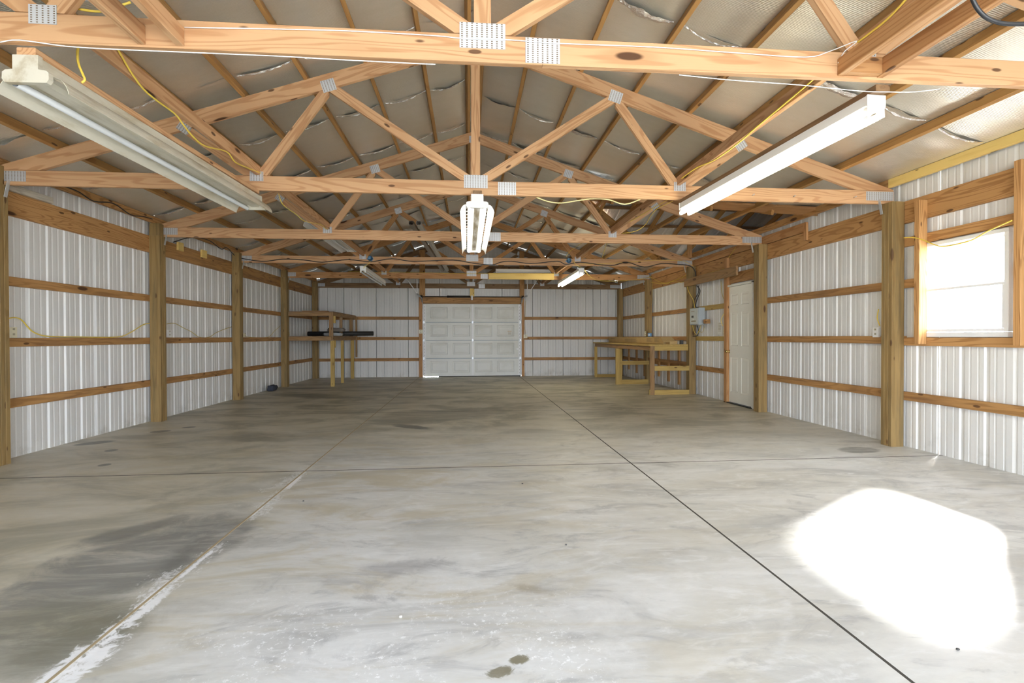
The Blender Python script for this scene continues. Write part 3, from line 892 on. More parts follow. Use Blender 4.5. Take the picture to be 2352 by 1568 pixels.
def panelled(name, parent, x, ya, yb, za, zb, rects, mat, axis='x', sgn=-1, th=.035, dep=.008, bev=.018):
    """flat leaf with raised-and-fielded panels; rects in (a0,a1,z0,z1); axis x: plane x = const facing -x"""
    xs2 = sorted({ya, yb} | {r[0] for r in rects} | {r[1] for r in rects}); zs2 = sorted({za, zb} | {r[2] for r in rects} | {r[3] for r in rects})
    vs = []; fs = []

    def P(a, z, d): return (x + sgn * d, a, z) if axis == 'x' else (a, x + sgn * d, z)

    def quad(*q):
        b = len(vs); vs.extend(q); fs.append((b, b + 1, b + 2, b + 3))
    for a, b in zip(xs2[:-1], xs2[1:]):
        for c, d in zip(zs2[:-1], zs2[1:]):
            m = ((a + b) / 2, (c + d) / 2)
            if any(r[0] < m[0] < r[1] and r[2] < m[1] < r[3] for r in rects): continue
            quad(P(a, c, 0), P(b, c, 0), P(b, d, 0), P(a, d, 0))
    for a, b, c, d in rects:
        R = [(a, c), (b, c), (b, d), (a, d)]; q = bev * .6
        R1 = [(a + q, c + q), (b - q, c + q), (b - q, d - q), (a + q, d - q)]; q = bev * 1.1
        R2 = [(a + q, c + q), (b - q, c + q), (b - q, d - q), (a + q, d - q)]; q = bev * 2.4
        R3 = [(a + q, c + q), (b - q, c + q), (b - q, d - q), (a + q, d - q)]
        lv = [(R, 0), (R1, -dep), (R2, -dep), (R3, -dep * .15)]
        for (ra, da), (rb, db) in zip(lv[:-1], lv[1:]):
            for i in range(4):
                j = (i + 1) % 4; quad(P(*ra[i], da), P(*ra[j], da), P(*rb[j], db), P(*rb[i], db))
        quad(*[P(*r, -dep * .15) for r in R3])
    quad(P(ya, za, -th), P(ya, zb, -th), P(yb, zb, -th), P(yb, za, -th))
    for (a, c), (b, d) in (((ya, za), (yb, za)), ((yb, za), (yb, zb)), ((yb, zb), (ya, zb)), ((ya, zb), (ya, za))): quad(P(a, c, 0), P(b, d, 0), P(b, d, -th), P(a, c, -th))
    o = mk(name, vs, fs, mat, parent)
    bm = bmesh.new(); bm.from_mesh(o.data); bmesh.ops.remove_doubles(bm, verts=bm.verts, dist=1e-5); bmesh.ops.recalc_face_normals(bm, faces=bm.faces); bm.to_mesh(o.data); bm.free()
    return o


ya, yb = 7.755, 8.565
rects = []
for (a, b) in ((ya + .115, ya + .355), (yb - .355, yb - .115)):
    for c, d in ((.20, .80), (1.0, 1.58), (1.70, 1.90)): rects.append((a, b, c, d))
leaf = panelled('door_leaf', d1, xd - .012, ya, yb, .022, 2.022, rects, DOORW)
box('leaf_light_stop', (xd + .025, ya - .03, 1.985), (xd + .05, yb + .03, 2.0275), DOORW, d1)  # unseen bar added behind the leaf to stop light leaking over it
for lo, hi in (((xd - .045, yb + .004, .0), (xd + .05, yb + .034, 2.056)), ((xd - .045, ya - .034, .0), (xd + .05, ya - .004, 2.056)), ((xd - .045, ya - .034, 2.028), (xd + .05, yb + .034, 2.058))):
    box('door_frame', lo, hi, DOORW, d1)
box('threshold', (xd - .06, ya - .03, .0), (xd + .05, yb + .03, .018), BLACKR, d1)


def lathe(name, c, axis, prof, mat, parent, seg=16):
    W = frame(c, axis, (0, 0, 1)); vs = []; fs = []
    for a, r in prof: vs += [(a, r * math.cos(2 * math.pi * q / seg), r * math.sin(2 * math.pi * q / seg)) for q in range(seg)]
    for i in range(len(prof) - 1):
        for q in range(seg): fs.append((i * seg + q, i * seg + (q + 1) % seg, (i + 1) * seg + (q + 1) % seg, (i + 1) * seg + q))
    fs += [tuple(range(seg)), tuple(range((len(prof) - 1) * seg, len(prof) * seg))[::-1]]
    return mk(name, vs, fs, mat, parent, W, smooth=True)


lathe('door_knob', (xd - .012, 8.505, .90), (-1, 0, 0), [(0, .032), (.006, .032), (.012, .013), (.03, .012), (.036, .024), (.05, .029), (.064, .024), (.068, .008)], BRASS, leaf)
box('door_latch', (xd - .044, 8.566, .87), (xd - .030, 8.585, .93), BRASS, leaf)

# ------------------------------------------------------------------ sectional overhead door
d2 = struct(empty('door_2', (0, 14.87, 0)))
yd = 14.855
HS = (DZ - .03) / 4
for i in range(4):
    za = .024 + i * HS; zb_ = za + HS - .006
    rects = []
    for j in range(4):
        xa = DX0 + .175 + j * .505 + (.02 if j > 1 else 0)
        xa = [-1.225, -.72, -.205, .305][j] + .02 if False else [DX0 + .16, DX0 + .665, DX0 + 1.175, DX0 + 1.68][j] * 1.0
        xa = DX0 + .115 + j * .678 - (0 if j < 2 else .0)
        rects.append((DX0 + [.165, .675, 1.19, 1.70][j] * 1.0 + 0, DX0 + [.56, 1.07, 1.585, 2.095][j], za + .10, zb_ - .085))
    # four panels spread over the real width
    s = (DX1 - DX0) / 2.26; rects = [(DX0 + (r[0] - DX0) * s, DX0 + (r[1] - DX0) * s, r[2], r[3]) for r in rects]
    se = panelled('door_section', d2, yd, DX0 + .01, DX1 - .01, za, zb_, rects, OHD, axis='y', sgn=-1, th=.04, dep=.014, bev=.03)
    box('end_stile', (DX0 + .012, yd - .012, za + .01), (DX0 + .085, yd - .001, zb_ - .01), WPLA, se)
    box('end_stile', (DX1 - .085, yd - .012, za + .01), (DX1 - .012, yd - .001, zb_ - .01), WPLA, se)
    box('centre_stile', (.012, yd - .013, za + .01), (.072, yd - .001, zb_ - .01), WPLA, se)
    if i < 3:
        box('section_joint', (DX0 + .09, yd - .006, zb_ - .018), (DX1 - .09, yd - .0005, zb_ + .004), GREYM, se)
        for x in (DX0 + .03, .042, DX1 - .03):
            box('hinge', (x - .022, yd - .028, zb_ - .035), (x + .022, yd - .014, zb_ + .035), GALV, se)
    for x in (DX0 + .048, DX1 - .048):
        for q in range(5):
            z = za + .07 + q * .09
            box('stile_hole', (x - .006, yd - .0135, z), (x + .006, yd - .0122, z + .018), SLOT, se)
box('door_handle', (1.33, yd - .05, .78), (1.40, yd - .014, .83), WPLA, d2)
st = box('instruction_sticker', (1.07, yd - .0035, 1.20), (1.185, yd - .0015, 1.33), PAPER, d2)
box('sticker_border', (1.07, yd - .0045, 1.322), (1.185, yd - .0037, 1.334), plain('orange_ink', (.6, .32, .12), .7), st)
for q in range(4): box('sticker_print', (1.085, yd - .0042, 1.225 + q * .022), (1.17, yd - .0037, 1.231 + q * .022), INK, st)
box('door_light_block', (DX0 - .019, yd + .041, .03), (DX1 + .019, yd + .072, DZ + .018), OHD, d2)  # added backing panel, blocks daylight leaking through the section gaps
box('bottom_seal', (-.95, yd - .01, .001), (DX1 - .01, yd + .045, .0235), BLACKR, d2)
for s, x in ((-1, DX0 - .012), (1, DX1 + .012)):
    box('vertical_track', (x - .018, yd - .065, .0), (x + .018, yd - .035, 2.08), GALV, d2)
    for z in (.35, .95, 1.55): box('track_bracket', (x + s * .02, yd - .06, z), (x + s * .05, yd - .03, z + .06), GALV, d2)
    pts = [(x, yd - .05, 2.08), (x, yd - .07, 2.17), (x, yd - .14, 2.245), (x, yd - .26, 2.275), (x, yd - 1.4, 2.30 if s < 0 else 2.26)]
    vs = []
    tr = tube('horizontal_track', pts, .022, GALV, d2, seg=6)
    e = V(pts[-1]) + V((s * .02, .10, .02))
    tube('track_hanger', [e, (e.x, 13.50, 2.745)], .013, WPLA, d2, seg=4, smooth_path=False)
    tube('track_hanger', [e, (e.x + s * .30, 13.50, 2.745)], .013, WPLA, d2, seg=4, smooth_path=False)
    lathe('cable_drum', (x - s * .01, yd - .09, 2.335), (s, 0, 0), [(0, .05), (.01, .055), (.015, .035), (.05, .035), (.055, .055), (.06, .05)], BARM, d2)
for s in (-.0, ):
    board('hanger_rail', (-1.95, 13.50, 2.765), (2.1, 13.50, 2.765), .03, .03, GALV, d2)
tube('torsion_bar', [(DX0 - .01, yd - .09, 2.335), (DX1 + .01, yd - .09, 2.335)], .013, BARM, d2, smooth_path=False)
sp = []
tube('torsion_spring', [(-.64, yd - .09, 2.335), (-.02, yd - .09, 2.335)], .030, BARM, d2, smooth_path=False, seg=12)
box('spring_bracket', (.0, yd - .115, 2.24), (.05, yd - .03, 2.37), WPLA, d2)
lathe('winding_cone', (-.70, yd - .09, 2.335), (1, 0, 0), [(0, .02), (.01, .034), (.06, .032)], BARM, d2)

# ------------------------------------------------------------------ shelf in the left corner
sh = tag(empty('corner_shelf', (-3.8, 13.4, 0)), 'two-deck wooden corner shelf framed from old lumber in the far left corner', 'shelf')
for zt, nm in ((1.765, 'top'), (1.178, 'mid')):
    zc_ = zt - .045
    yn = 12.335
    box('shelf_rail', (XL + .003, yn, zt - .092), (-3.33, yn + .036, zt - .002), SHELFW, sh)
    box('shelf_rail', (-3.325, yn, zt - .092), (-3.288, 14.86, zt - .002), SHELFW, sh)
    for q in range(6):
        a = yn + .045 + q * .40
        box('deck_board', (XL + .004, a, zt), (-3.29, min(a + .385, 14.86), zt + .016), SHELFW if q % 2 else DARKW, sh)
for (x, y, w_) in ((-3.285, 12.24, .09), (-3.285, 13.16, .07), (-3.335, 14.50, .09)):
    m_ = BENCH
    box('leg', (x - w_ / 2, y, 0), (x + w_ / 2, y + .04, 1.08), m_, sh)
    box('leg', (x - w_ / 2 - .03, y, 1.185), (x + w_ / 2 - .03, y + .04, 1.67), SHELFW, sh)
box('leg', (-3.245, 14.50, .6), (-3.20, 14.54, 1.74), SHELFW, sh)
for z in (1.50, .92): box('brace_block', (-3.275, 12.29, z), (-3.225, 12.33, z + .17), BENCH, sh)
o = box('loose_board', (-4.05, 12.45, 1.785), (-3.45, 12.60, 1.800), PINE2); tag(o, 'loose pine board lying on the top deck of the corner shelf', 'board')
pp = []
t = tag(tube('black_pipe', [(-4.17, 13.30, 1.2545), (-2.53, 13.30, 1.2585)], .058, BLACKR, None, seg=20, smooth_path=False), 'thick black drain pipe lying on the middle deck of the corner shelf', 'pipe')
# bags between the pipe and the front legs
def lump(name, c, s, mat, lab, cat, seed=1):
    bm = bmesh.new(); bmesh.ops.create_cube(bm, size=2); bmesh.ops.subdivide_edges(bm, edges=bm.edges, cuts=5, use_grid_fill=True)
    r = random.Random(seed); ph = [r.uniform(0, 6) for _ in range(6)]
    for v in bm.verts:
        p = v.co; l = p.length; q = p.normalized() * (1.0 + .45 * (l - 1)); n_ = 1 + .10 * math.sin(4 * p.x + ph[0]) + .08 * math.sin(5 * p.y + 3 * p.z + ph[1]) + .06 * math.sin(9 * p.x * p.z + ph[2])
        v.co = V((q.x * s[0] * n_, q.y * s[1] * n_, max(q.z, -.92) * s[2] * (n_ if q.z > -.6 else 1)))
    me = bpy.data.meshes.new(name); bm.to_mesh(me); bm.free()
    for p in me.polygons: p.use_smooth = True
    zmin = min(v.co.z for v in me.vertices)
    o = mesh_obj(name, me, mat, None, Matrix.Translation((c[0], c[1], c[2] - zmin))); tag(o, lab, cat); return o


lump('folded_tarp', (-3.42, 12.85, 1.196), (.24, .16, .045), plain('pale_tarp', (.36, .37, .37), .5), 'pale folded tarp on the shelf between the front legs and the black pipe', 'tarp', 3)
lump('rag_bundle', (-3.36, 12.86, 1.300), (.20, .13, .05), plain('brown_grey_cloth', (.20, .17, .145), .8), 'brown grey bundle of cloth lying on the pale folded tarp', 'cloth', 5)
lump('rag', (-4.35, 11.40, .001), (.07, .17, .065), plain('dark_rag', (.045, .05, .07), .9), 'small dark rag on the floor against the left wall', 'rag', 9)

# ------------------------------------------------------------------ workbench along the right wall
be = tag(empty('workbench', (3.95, 12.0, 0)), 'unfinished wooden workbench standing along the right wall before the corner', 'workbench')
yb0, yb1, xb0, xb1 = 9.84, 14.28, 3.55, 4.34
# top of planks with a bowed front edge
for q in range(4):
    xa, xb_ = xb0 - .03 + q * .205, xb0 - .03 + (q + 1) * .205 - .004
    a0_, a1_ = yb0, yb1
    box('top_plank', (xa, yb0, .975), (min(xb_, xb1), yb1 + (.10 if q == 0 else .0), 1.006), BENCH, be)
box('apron', (xb0, yb0 + .04, .880), (xb0 + .036, yb1, .973), SHELFW, be)
box('apron', (xb0, yb0, .880), (xb1, yb0 + .038, .973), BENCH, be)
for (x, y, w_) in ((3.585, 9.80, .09),):
    box('leg', (x - .045, y, 0), (x + .045, y + .038, .975), SHELFW, be)
box('leg', (3.522, 9.80, .0), (3.538, 9.838, .10), BENCH, be)
box('cross_rail', (3.632, 9.805, .478), (4.345, 9.84, .575), BENCH, be)
box('floor_rail', (3.632, 9.805, .0), (4.345, 9.84, .092), BENCH, be)
box('leg', (3.485, 11.98, 0), (3.585, 12.02, .878), BENCH, be); box('leg', (3.60, 12.03, 0), (3.655, 12.07, .878), BENCH, be)
box('cross_rail', (3.60, 12.02, .478), (4.33, 12.028, .57), BENCH, be); box('floor_rail', (3.60, 12.075, 0), (4.33, 12.11, .11), BENCH, be)
box('leg', (3.525, 14.2, 0), (3.60, 14.24, .878), BENCH, be); box('floor_rail', (3.605, 14.2, 0), (4.33, 14.24, .085), BENCH, be)
box('wall_ledger', (4.30, 9.99, .885), (4.338, 12.235, .972), BENCH, be)
box('lower_ledger', (4.37, 9.99, .578), (4.405, 12.235, .640), GIRT, be)
for y, z in ((10.45, .13), (11.02, .15), (11.60, .22), (12.58, .15), (13.20, .18), (13.86, .24)):
    box('wall_cleat', (4.41, y, z), (4.448, y + .075, .97), GIRT, be)
cb = tag(empty('cardboard_box', (3.93, 12.2, 1.006)), 'long flat cardboard box with faded print lying on the workbench', 'box')
box('carton', (3.935, 10.13, 1.007), (4.10, 14.2, 1.150), CARD, cb)
for a, b, z_, n_ in ((13.6, 14.0, 1.115, 2), (11.75, 12.7, 1.105, 5), (10.75, 11.1, 1.12, 5), (10.35, 10.62, 1.12, 5)):
    for q in range(n_): box('print_line', (3.9325, a + (.1 if q % 2 else 0), z_ - q * .018), (3.9345, b, z_ + .009 - q * .018), INK, cb)
c2 = tag(empty('open_carton', (3.95, 9.98, 1.006)), 'small torn cardboard carton with a lifted flap on the near end of the workbench', 'box')
box('carton', (3.98, 9.90, 1.007), (4.14, 10.08, 1.075), CARD, c2)
mk('flap', [(3.84, 9.90, 1.05), (4.10, 9.88, 1.065), (4.08, 10.05, 1.155), (3.86, 10.06, 1.15), (3.84, 9.90, 1.054), (4.10, 9.88, 1.069), (4.08, 10.05, 1.159), (3.86, 10.06, 1.154)], [(3, 2, 1, 0), (4, 5, 6, 7), (0, 1, 5, 4), (1, 2, 6, 5), (2, 3, 7, 6), (3, 0, 4, 7)], CARD, c2)
o = box('dark_bottle_crate', (4.20, 9.88, 1.007), (4.26, 9.94, 1.09), SLOT); o.name = 'small_tin'; tag(o, 'small black tin on the workbench beside the torn carton', 'tin')

# ------------------------------------------------------------------ electrical
pn = tag(empty('breaker_panel', (4.42, 9.65, 1.39)), 'grey steel breaker panel mounted on the wall between post and side door', 'panel')
box('cabinet', (4.36, 9.42, 1.395), (4.486, 9.80, 1.725), GREYM, pn)
box('panel_door', (4.350, 9.44, 1.41), (4.3595, 9.785, 1.71), plain('pale_panel_grey', (.55, .60, .60), .4), pn)
box('latch', (4.344, 9.62, 1.535), (4.3495, 9.70, 1.575), SLOT, pn)
box('panel_label', (4.3475, 9.60, 1.49), (4.3497, 9.66, 1.51), PAPER, pn)
box('panel_label', (4.3475, 9.52, 1.455), (4.3497, 9.72, 1.475), INK, pn)
box('panel_label', (4.3475, 9.58, 1.655), (4.3497, 9.72, 1.662), INK, pn)
o = box('wood_block', (4.40, 9.20, 1.41), (4.486, 9.30, 1.49), GIRT); tag(o, 'small reddish wood block on the wall beside the breaker panel', 'block')


def outlet(name, lo, hi, lab, mat, face):
    t = tag(empty(name, (V(lo) + V(hi)) / 2), lab, 'outlet', 'wall outlets')
    lo, hi = V(lo), V(hi); box('cover_plate', lo, hi, mat, t, c=.003); m = (lo + hi) / 2
    for dz in (-.028, .022):
        if face == '+x': box('socket_slot', (hi.x, m.y - .012, m.z + dz), (hi.x + .002, m.y + .012, m.z + dz + .02), SOCK, t)
        elif face == '-x': box('socket_slot', (lo.x - .002, m.y - .012, m.z + dz), (lo.x, m.y + .012, m.z + dz + .02), SOCK, t)
        else: box('socket_slot', (m.x - .012, lo.y - .002, m.z + dz), (m.x + .012, lo.y, m.z + dz + .02), SOCK, t)


outlet('outlet', (GL - .03, 5.215, 1.168), (GL + .02, 5.295, 1.27), 'cream outlet on the left wall nearest the viewer, beside the first visible post', CREAM, '+x')
outlet('outlet', (GL - .03, 7.755, 1.170), (GL + .02, 7.85, 1.28), 'white outlet on the left wall just past the second visible post', WPLA, '+x')
outlet('outlet', (GL - .03, 10.27, 1.168), (GL + .02, 10.34, 1.25), 'cream outlet in the third bay of the left wall', CREAM, '+x')
outlet('outlet', (GL - .03, 12.70, 1.21), (GL + .02, 12.79, 1.28), 'cream outlet above the middle deck of the corner shelf', CREAM, '+x')
outlet('outlet', (GR - .03, 5.235, 1.152), (GR + .02, 5.315, 1.262), 'white outlet on the right wall beside the stout post', WPLA, '-x')
outlet('outlet', (GR - .03, 10.06, 1.168), (GR + .02, 10.15, 1.30), 'white outlet above the workbench by the panel post', WPLA, '-x')
outlet('outlet', (4.318, 12.30, 1.17), (4.348, 12.345, 1.29), 'cream outlet on the side of the post above the workbench', CREAM, '-y')
outlet('outlet', (-1.508, 14.742, 1.262), (-1.395, 14.762, 1.375), 'cream square box on the left jamb of the overhead door', CREAM, '-y')
outlet('outlet', (1.535, 14.742, 1.125), (1.645, 14.762, 1.232), 'cream four-socket box right of the overhead door', CREAM, '-y')
outlet('light_switch', (GR - .045, 8.555, 1.165), (GR + .0, 8.64, 1.285), 'cream switch box on the stud beside the side door', CREAM, '-x')
t = tag(empty('blue_box', (4.41, 12.2, 1.17)), 'small blue electrical box on the post above the workbench', 'box')
box('box_body', (4.375, 12.190, 1.168), (4.455, 12.243, 1.248), BLUEP, t); box('box_face', (4.37, 12.186, 1.185), (4.41, 12.189, 1.228), WPLA, t)
for x0, lab in ((-2.006, 'blue junction box on the truss beside the unlit far strip light'), (1.86, 'blue junction box on the truss beside the lit far strip light')):
    t = tag(empty('junction_box', (x0 + .05, 9.9, 2.66)), lab, 'box', 'blue junction boxes on the truss')
    lathe('box_body', (x0 + .055, 9.918, 2.675), (0, -1, 0), [(0, .05), (.035, .05), (.04, .046)], BLUEP, t, 14)
    box('box_lug', (x0 - .01, 9.90, 2.655), (x0 + .012, 9.917, 2.675), BLUEP, t)
o = box('notice_sheet', (GR - .052, 8.66, 1.20), (GR - .0505, 8.82, 1.42), PAPER)
tag(o, 'white printed notice sheet hanging beside the side door', 'paper')
for q in range(6): box('print_line', (GR - .0535, 8.69, 1.385 - q * .025), (GR - .0523, 8.79, 1.392 - q * .025), INK, o)

# downspouts stored in the trusses
for i, (x0, lab) in enumerate(((-1.03, 'brown downspout pipe stored in the trusses, left of its paler twin'), (-.91, 'pale downspout pipe stored in the trusses'))):
    a, b = V((x0, 8.6, 3.085)), V((x0 + .30, 12.9, 2.86)); W = frame(a, b - a); L = (b - a).length
    pr = []
    for q in range(16):
        an = 2 * math.pi * q / 16; cx = .036 if math.cos(an) > 0 else -.036; cz = .018 if math.sin(an) > 0 else -.018
        pr.append((cx * .55 + .022 * math.cos(an), cz + .018 * math.sin(an)))
    n = 16; vs = [(0, y, z) for y, z in pr] + [(L, y, z) for y, z in pr] + [(0, y * .93, z * .93) for y, z in pr] + [(L, y * .93, z * .93) for y, z in pr]
    fs = [(q, (q + 1) % n, (q + 1) % n + n, q + n) for q in range(n)] + [(q + 2 * n, q + 3 * n, (q + 1) % n + 3 * n, (q + 1) % n + 2 * n) for q in range(n)] + [(q, q + 2 * n, (q + 1) % n + 2 * n, (q + 1) % n) for q in range(n)]
    o = mk('downspout', vs, fs, plain('brown_downspout' if i == 0 else 'pale_downspout', (.30, .25, .20) if i == 0 else (.52, .50, .47), .45), None, W, smooth=False)
    tag(o, lab, 'pipe', 'downspouts stored in the trusses')

# ------------------------------------------------------------------ cables
def cable(name, pts, ax, c, r, mat, lab, cat='cable', group=None):
    P = []
    n = len(pts)
    for i, q in enumerate(pts):
        cc = c if not isinstance(c, tuple) else c[0] + (c[1] - c[0]) * i / (n - 1)
        P.append(U(q[0], q[1], ax, cc))
    o = tube(name, P, r, mat, None, seg=6); tag(o, lab, cat, group); return o


G1 = 'yellow house cables'
cable('electrical_cable', [(20, 731), (35, 729), (50, 735), (65, 752), (80, 764), (110, 772), (180, 773.5), (270, 773.5), (300, 763), (330, 745), (349, 742)], 'x', GL - .005, .006, YEL, 'yellow cable drooping onto the rail in the first bay of the left wall', group=G1)
cable('electrical_cable', [(383, 744), (400, 742), (420, 752), (440, 762), (458, 774), (480, 774), (500, 762), (532, 750)], 'x', GL - .005, .005, YELD, 'dusty yellow cable sagging in the second bay of the left wall', group=G1)
cable('electrical_cable', [(560, 768), (572, 774), (615, 774), (630, 760), (644, 748)], 'x', GL - .005, .005, YELD, 'dusty yellow cable in the third bay of the left wall', group=G1)
cable('electrical_cable', [(118, -4), (150, 13), (200, 24), (235, 26), (262, 18), (300, 5)], 'y', YT[0] + .055, .006, YEL, 'yellow cable crossing behind the nearest truss above its left plate', group=G1)
cable('electrical_cable', [(182, 96), (178, 120), (180, 145), (190, 170), (195, 183), (188, 190)], 'y', 2.84, .006, YEL, 'short yellow cable dropping into the unlit hooded light', group=G1)
cable('electrical_cable', [(262, 100), (280, 130), (305, 172), (340, 215), (400, 260), (420, 285), (440, 310), (470, 335), (520, 348), (540, 372), (570, 386), (606, 400)], 'x', (-2.055, -2.06), .006, YEL, 'long yellow cable wandering along the brace board above the unlit light', group=G1)
cable('electrical_cable', [(640, 445), (650, 470), (680, 492), (700, 508), (735, 515), (745, 522), (752, 527)], 'x', -2.055, .005, YEL, 'yellow cable along the brace board between the second and third trusses', group=G1)
cable('electrical_cable', [(2085, -6), (2040, 42), (1990, 82), (1930, 128), (1850, 198), (1800, 240), (1740, 290), (1690, 333), (1640, 368), (1600, 385), (1565, 410)], 'x', 2.055, .006, YEL, 'yellow cable stapled along the brace board above the lit strip light', group=G1)
cable('electrical_cable', [(1232, 453), (1260, 463), (1290, 466), (1330, 460), (1365, 456), (1400, 459), (1435, 469), (1472, 457)], 'y', 5.09, .006, plain('pale_yellow_jacket', (.88, .76, .38), .4), 'pale yellow cable swagging below the second truss', group=G1)
cable('electrical_cable', [(1535, 458), (1500, 478), (1470, 496), (1440, 512), (1415, 520), (1408, 530)], 'y', YT[2] - .02, .005, YEL, 'yellow cable running up the web of the truss by the side door', group=G1)
cable('electrical_cable', [(1545, 462), (1512, 478), (1495, 495), (1483, 515), (1462, 530), (1430, 536)], 'y', YT[2] - .03, .005, YEL, 'yellow cable looping off the plate of the truss by the side door', group=G1)
cable('electrical_cable', [(1300, 590), (1310, 576), (1325, 566), (1340, 556), (1360, 553), (1372, 540)], 'y', YT[3] - .03, .005, YEL, 'yellow cable rising from the blue box beside the lit far light', group=G1)
cable('electrical_cable', [(1395, 553), (1390, 570), (1383, 592)], 'y', YT[3] - .06, .005, YEL, 'short yellow cable dangling behind the third chord', group=G1)
cable('electrical_cable', [(1315, 598), (1322, 606), (1334, 614)], 'y', YT[3] - .02, .005, YEL, 'short yellow cable into the lit far strip light', group=G1)
cable('electrical_cable', [(853, 596), (848, 604), (838, 612), (835, 616)], 'y', YT[3] - .015, .005, YEL, 'short yellow cable into the unlit far strip light', group=G1)
cable('electrical_cable', [(1343, 620), (1355, 634), (1375, 644), (1420, 645), (1470, 641), (1500, 634)], 'y', (10.2, 12.3), .006, YEL, 'yellow cable drooping from the lit far light to the workbench wall', group=G1)
cable('electrical_cable', [(800, 623), (870, 625), (950, 625), (1050, 628), (1160, 628), (1290, 628)], 'y', YT[4] - .046, .004, YEL, 'thin yellow cable along the chord with the yellow board', group=G1)
cable('electrical_cable', [(1330, 606), (1380, 606), (1440, 602), (1500, 598), (1560, 598), (1580, 604), (1598, 613)], 'y', YT[3] - .015, .004, YEL, 'thin yellow cable above the black cable on the fourth truss', group=G1)
cable('electrical_cable', [(1488, 632), (1505, 642), (1525, 650), (1545, 645), (1560, 640), (1572, 634), (1590, 622)], 'x', GR - .02, .006, YEL, 'upper yellow cable tangled on the header above the workbench', group=G1)
cable('electrical_cable', [(1470, 637), (1495, 648), (1530, 651), (1545, 646), (1568, 648), (1589, 632)], 'x', GR - .035, .006, YEL, 'lower yellow cable looped on the header above the workbench', group=G1)
cable('electrical_cable', [(1492, 633), (1498, 648), (1499, 670), (1497, 700)], 'x', GR - .02, .005, YELD, 'yellow cable hanging down the wall above the workbench', group=G1)
cable('electrical_cable', [(1578, 657), (1583, 672), (1592, 688), (1595, 706)], 'x', XR - .012, .005, YEL, 'yellow cable dropping into the top of the breaker panel', group=G1)
cable('electrical_cable', [(1591, 747), (1594, 760), (1600, 768), (1606, 758), (1610, 747)], 'x', 4.40, .005, YEL, 'yellow cable looped under the breaker panel', group=G1)
cable('electrical_cable', [(1600, 747), (1606, 760), (1614, 762), (1618, 750)], 'x', 4.44, .004, YELD, 'thin yellow cable curling under the breaker panel', group=G1)
cable('electrical_cable', [(1656, 645), (1657, 665), (1660, 680), (1664, 688)], 'x', GR - .02, .005, YELD, 'dusty yellow cable on the sheet above the notice sheet', group=G1)
cable('electrical_cable', [(1663, 720), (1656, 735), (1660, 748)], 'x', 4.40, .005, YEL, 'short yellow cable over the switch beside the side door', group=G1)
cable('electrical_cable', [(1690, 568), (1668, 600), (1662, 617), (1645, 622), (1610, 632)], 'x', GR - .02, .004, YEL, 'yellow cable across the header above the side door', group=G1)
cable('electrical_cable', [(2076, 546), (2092, 545), (2115, 549), (2150, 563), (2175, 565), (2230, 552), (2270, 530), (2325, 506)], 'x', GR - .096, .006, YEL, 'yellow cable sagging across the top of the window', group=G1)
cable('electrical_cable', [(2018, 710), (2015, 730), (2021, 748)], 'x', GR - .01, .006, YEL, 'short yellow cable above the outlet by the stout post', group=G1)
cable('electrical_cable', [(1207, 690), (1206, 720), (1204, 745), (1208, 766)], 'y', 14.86, .005, YELD, 'dusty cable down to the four-socket box right of the overhead door', group=G1)
G2 = 'black cables'
cable('electrical_cable', [(398, 556), (440, 545), (480, 552), (508, 572), (520, 568), (538, 586)], 'x', -4.398, .007, BLK, 'black cable draped on the eave of the second left bay', group=G2)
cable('electrical_cable', [(145, 427), (180, 440), (215, 462), (260, 467), (300, 493), (330, 497), (350, 503)], 'x', -4.398, .007, BLK, 'black cable draped along the eave of the first left bay', group=G2)
cable('electrical_cable', [(540, 590), (600, 600), (650, 595), (700, 597), (740, 602), (800, 596), (850, 601), (900, 594), (950, 600), (1040, 597), (1085, 604), (1130, 608), (1150, 602), (1175, 600), (1220, 605), (1280, 600), (1300, 607), (1333, 602), (1380, 608), (1410, 609), (1440, 602), (1480, 613), (1520, 605), (1560, 607)], 'y', YT[3] - .014, .008, BLK, 'long black cable waving along the fourth truss chord', group=G2)
cable('electrical_cable', [(1560, 607), (1580, 609), (1592, 615), (1598, 628), (1598, 642)], 'y', 9.78, .008, BLK, 'black cable bending down behind the board at the panel post', group=G2)
cable('electrical_cable', [(1604, 656), (1604, 672), (1594, 690), (1592, 706)], 'x', 4.40, .008, BLK, 'black cable entering the breaker panel, nearer the post', group=G2)
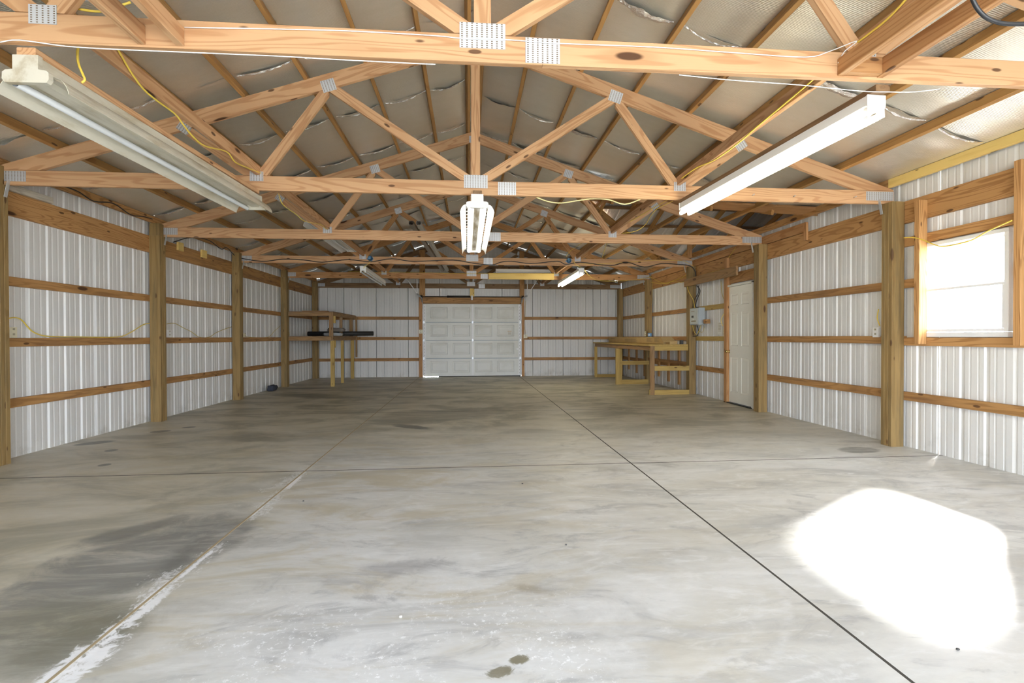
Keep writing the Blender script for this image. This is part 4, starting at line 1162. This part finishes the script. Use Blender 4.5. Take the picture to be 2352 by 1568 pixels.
cable('electrical_cable', [(1600, 656), (1608, 668), (1600, 690), (1598, 704), (1606, 706)], 'x', 4.43, .008, BLK, 'black cable entering the breaker panel with a kink', group=G2)
cable('electrical_cable', [(1601, 747), (1604, 760), (1601, 771), (1592, 772)], 'x', 4.42, .008, BLK, 'black cable leaving the bottom of the breaker panel', group=G2)
cable('electrical_cable', [(2232, -6), (2245, 20), (2268, 42), (2305, 54), (2356, 55)], 'y', 1.5, .007, BLK, 'thick black cable looping in near the top corner over the window', group=G2)
cable('white_cord', [(0, 97), (45, 92), (150, 106), (260, 113), (380, 118), (500, 123), (640, 129), (780, 137), (900, 143), (1000, 148)], 'y', YT[0] - .004, .0028, WSTR, 'white cord along the lower edge of the nearest truss, left half', 'cord')
cable('white_cord', [(424, 63), (600, 66), (800, 71), (1000, 82), (1060, 88), (1160, 91), (1290, 100), (1500, 108), (1700, 122), (1850, 131), (1905, 118), (1968, 94), (1940, 118), (1925, 145)], 'y', YT[0] - .007, .0028, WSTR, 'white cord along the upper edge of the nearest truss', 'cord')
cable('white_cord', [(1560, 172), (1680, 184), (1835, 195), (1975, 209), (2040, 211), (2100, 211), (2160, 204)], 'y', YT[0] - .006, .0025, WSTR, 'white cord swinging below the nearest truss in front of the strip light', 'cord')

# board nailed over the posts above the panel
o = box('ledger_board', (XR - .040, 7.96, 2.172), (XR - .002, 9.96, 2.325), SHELFW); tag(o, 'weathered board nailed across the posts above the side door', 'board')

# debris on the slab
for px, py, s in ((920, 1415, .006), (697, 1150, .006), (1300, 1250, .005), (2200, 1490, .006), (1200, 1110, .006)):
    p = U(px, py, 'z', .004)
    o = lump('paper_scrap' if px == 920 else 'pebble', (p.x, p.y, 0.0005), (s, s * .7, s * .6), PAPER if px == 920 else SLOT, {920: 'tiny white scrap on the concrete in front', 697: 'tiny dark pebble beside the left saw cut', 1300: 'tiny pebble near the middle of the near slab', 2200: 'dark pebble on the sunlit concrete', 1200: 'tiny pebble just before the cross saw cut'}[px], 'scrap' if px == 920 else 'pebble', px)
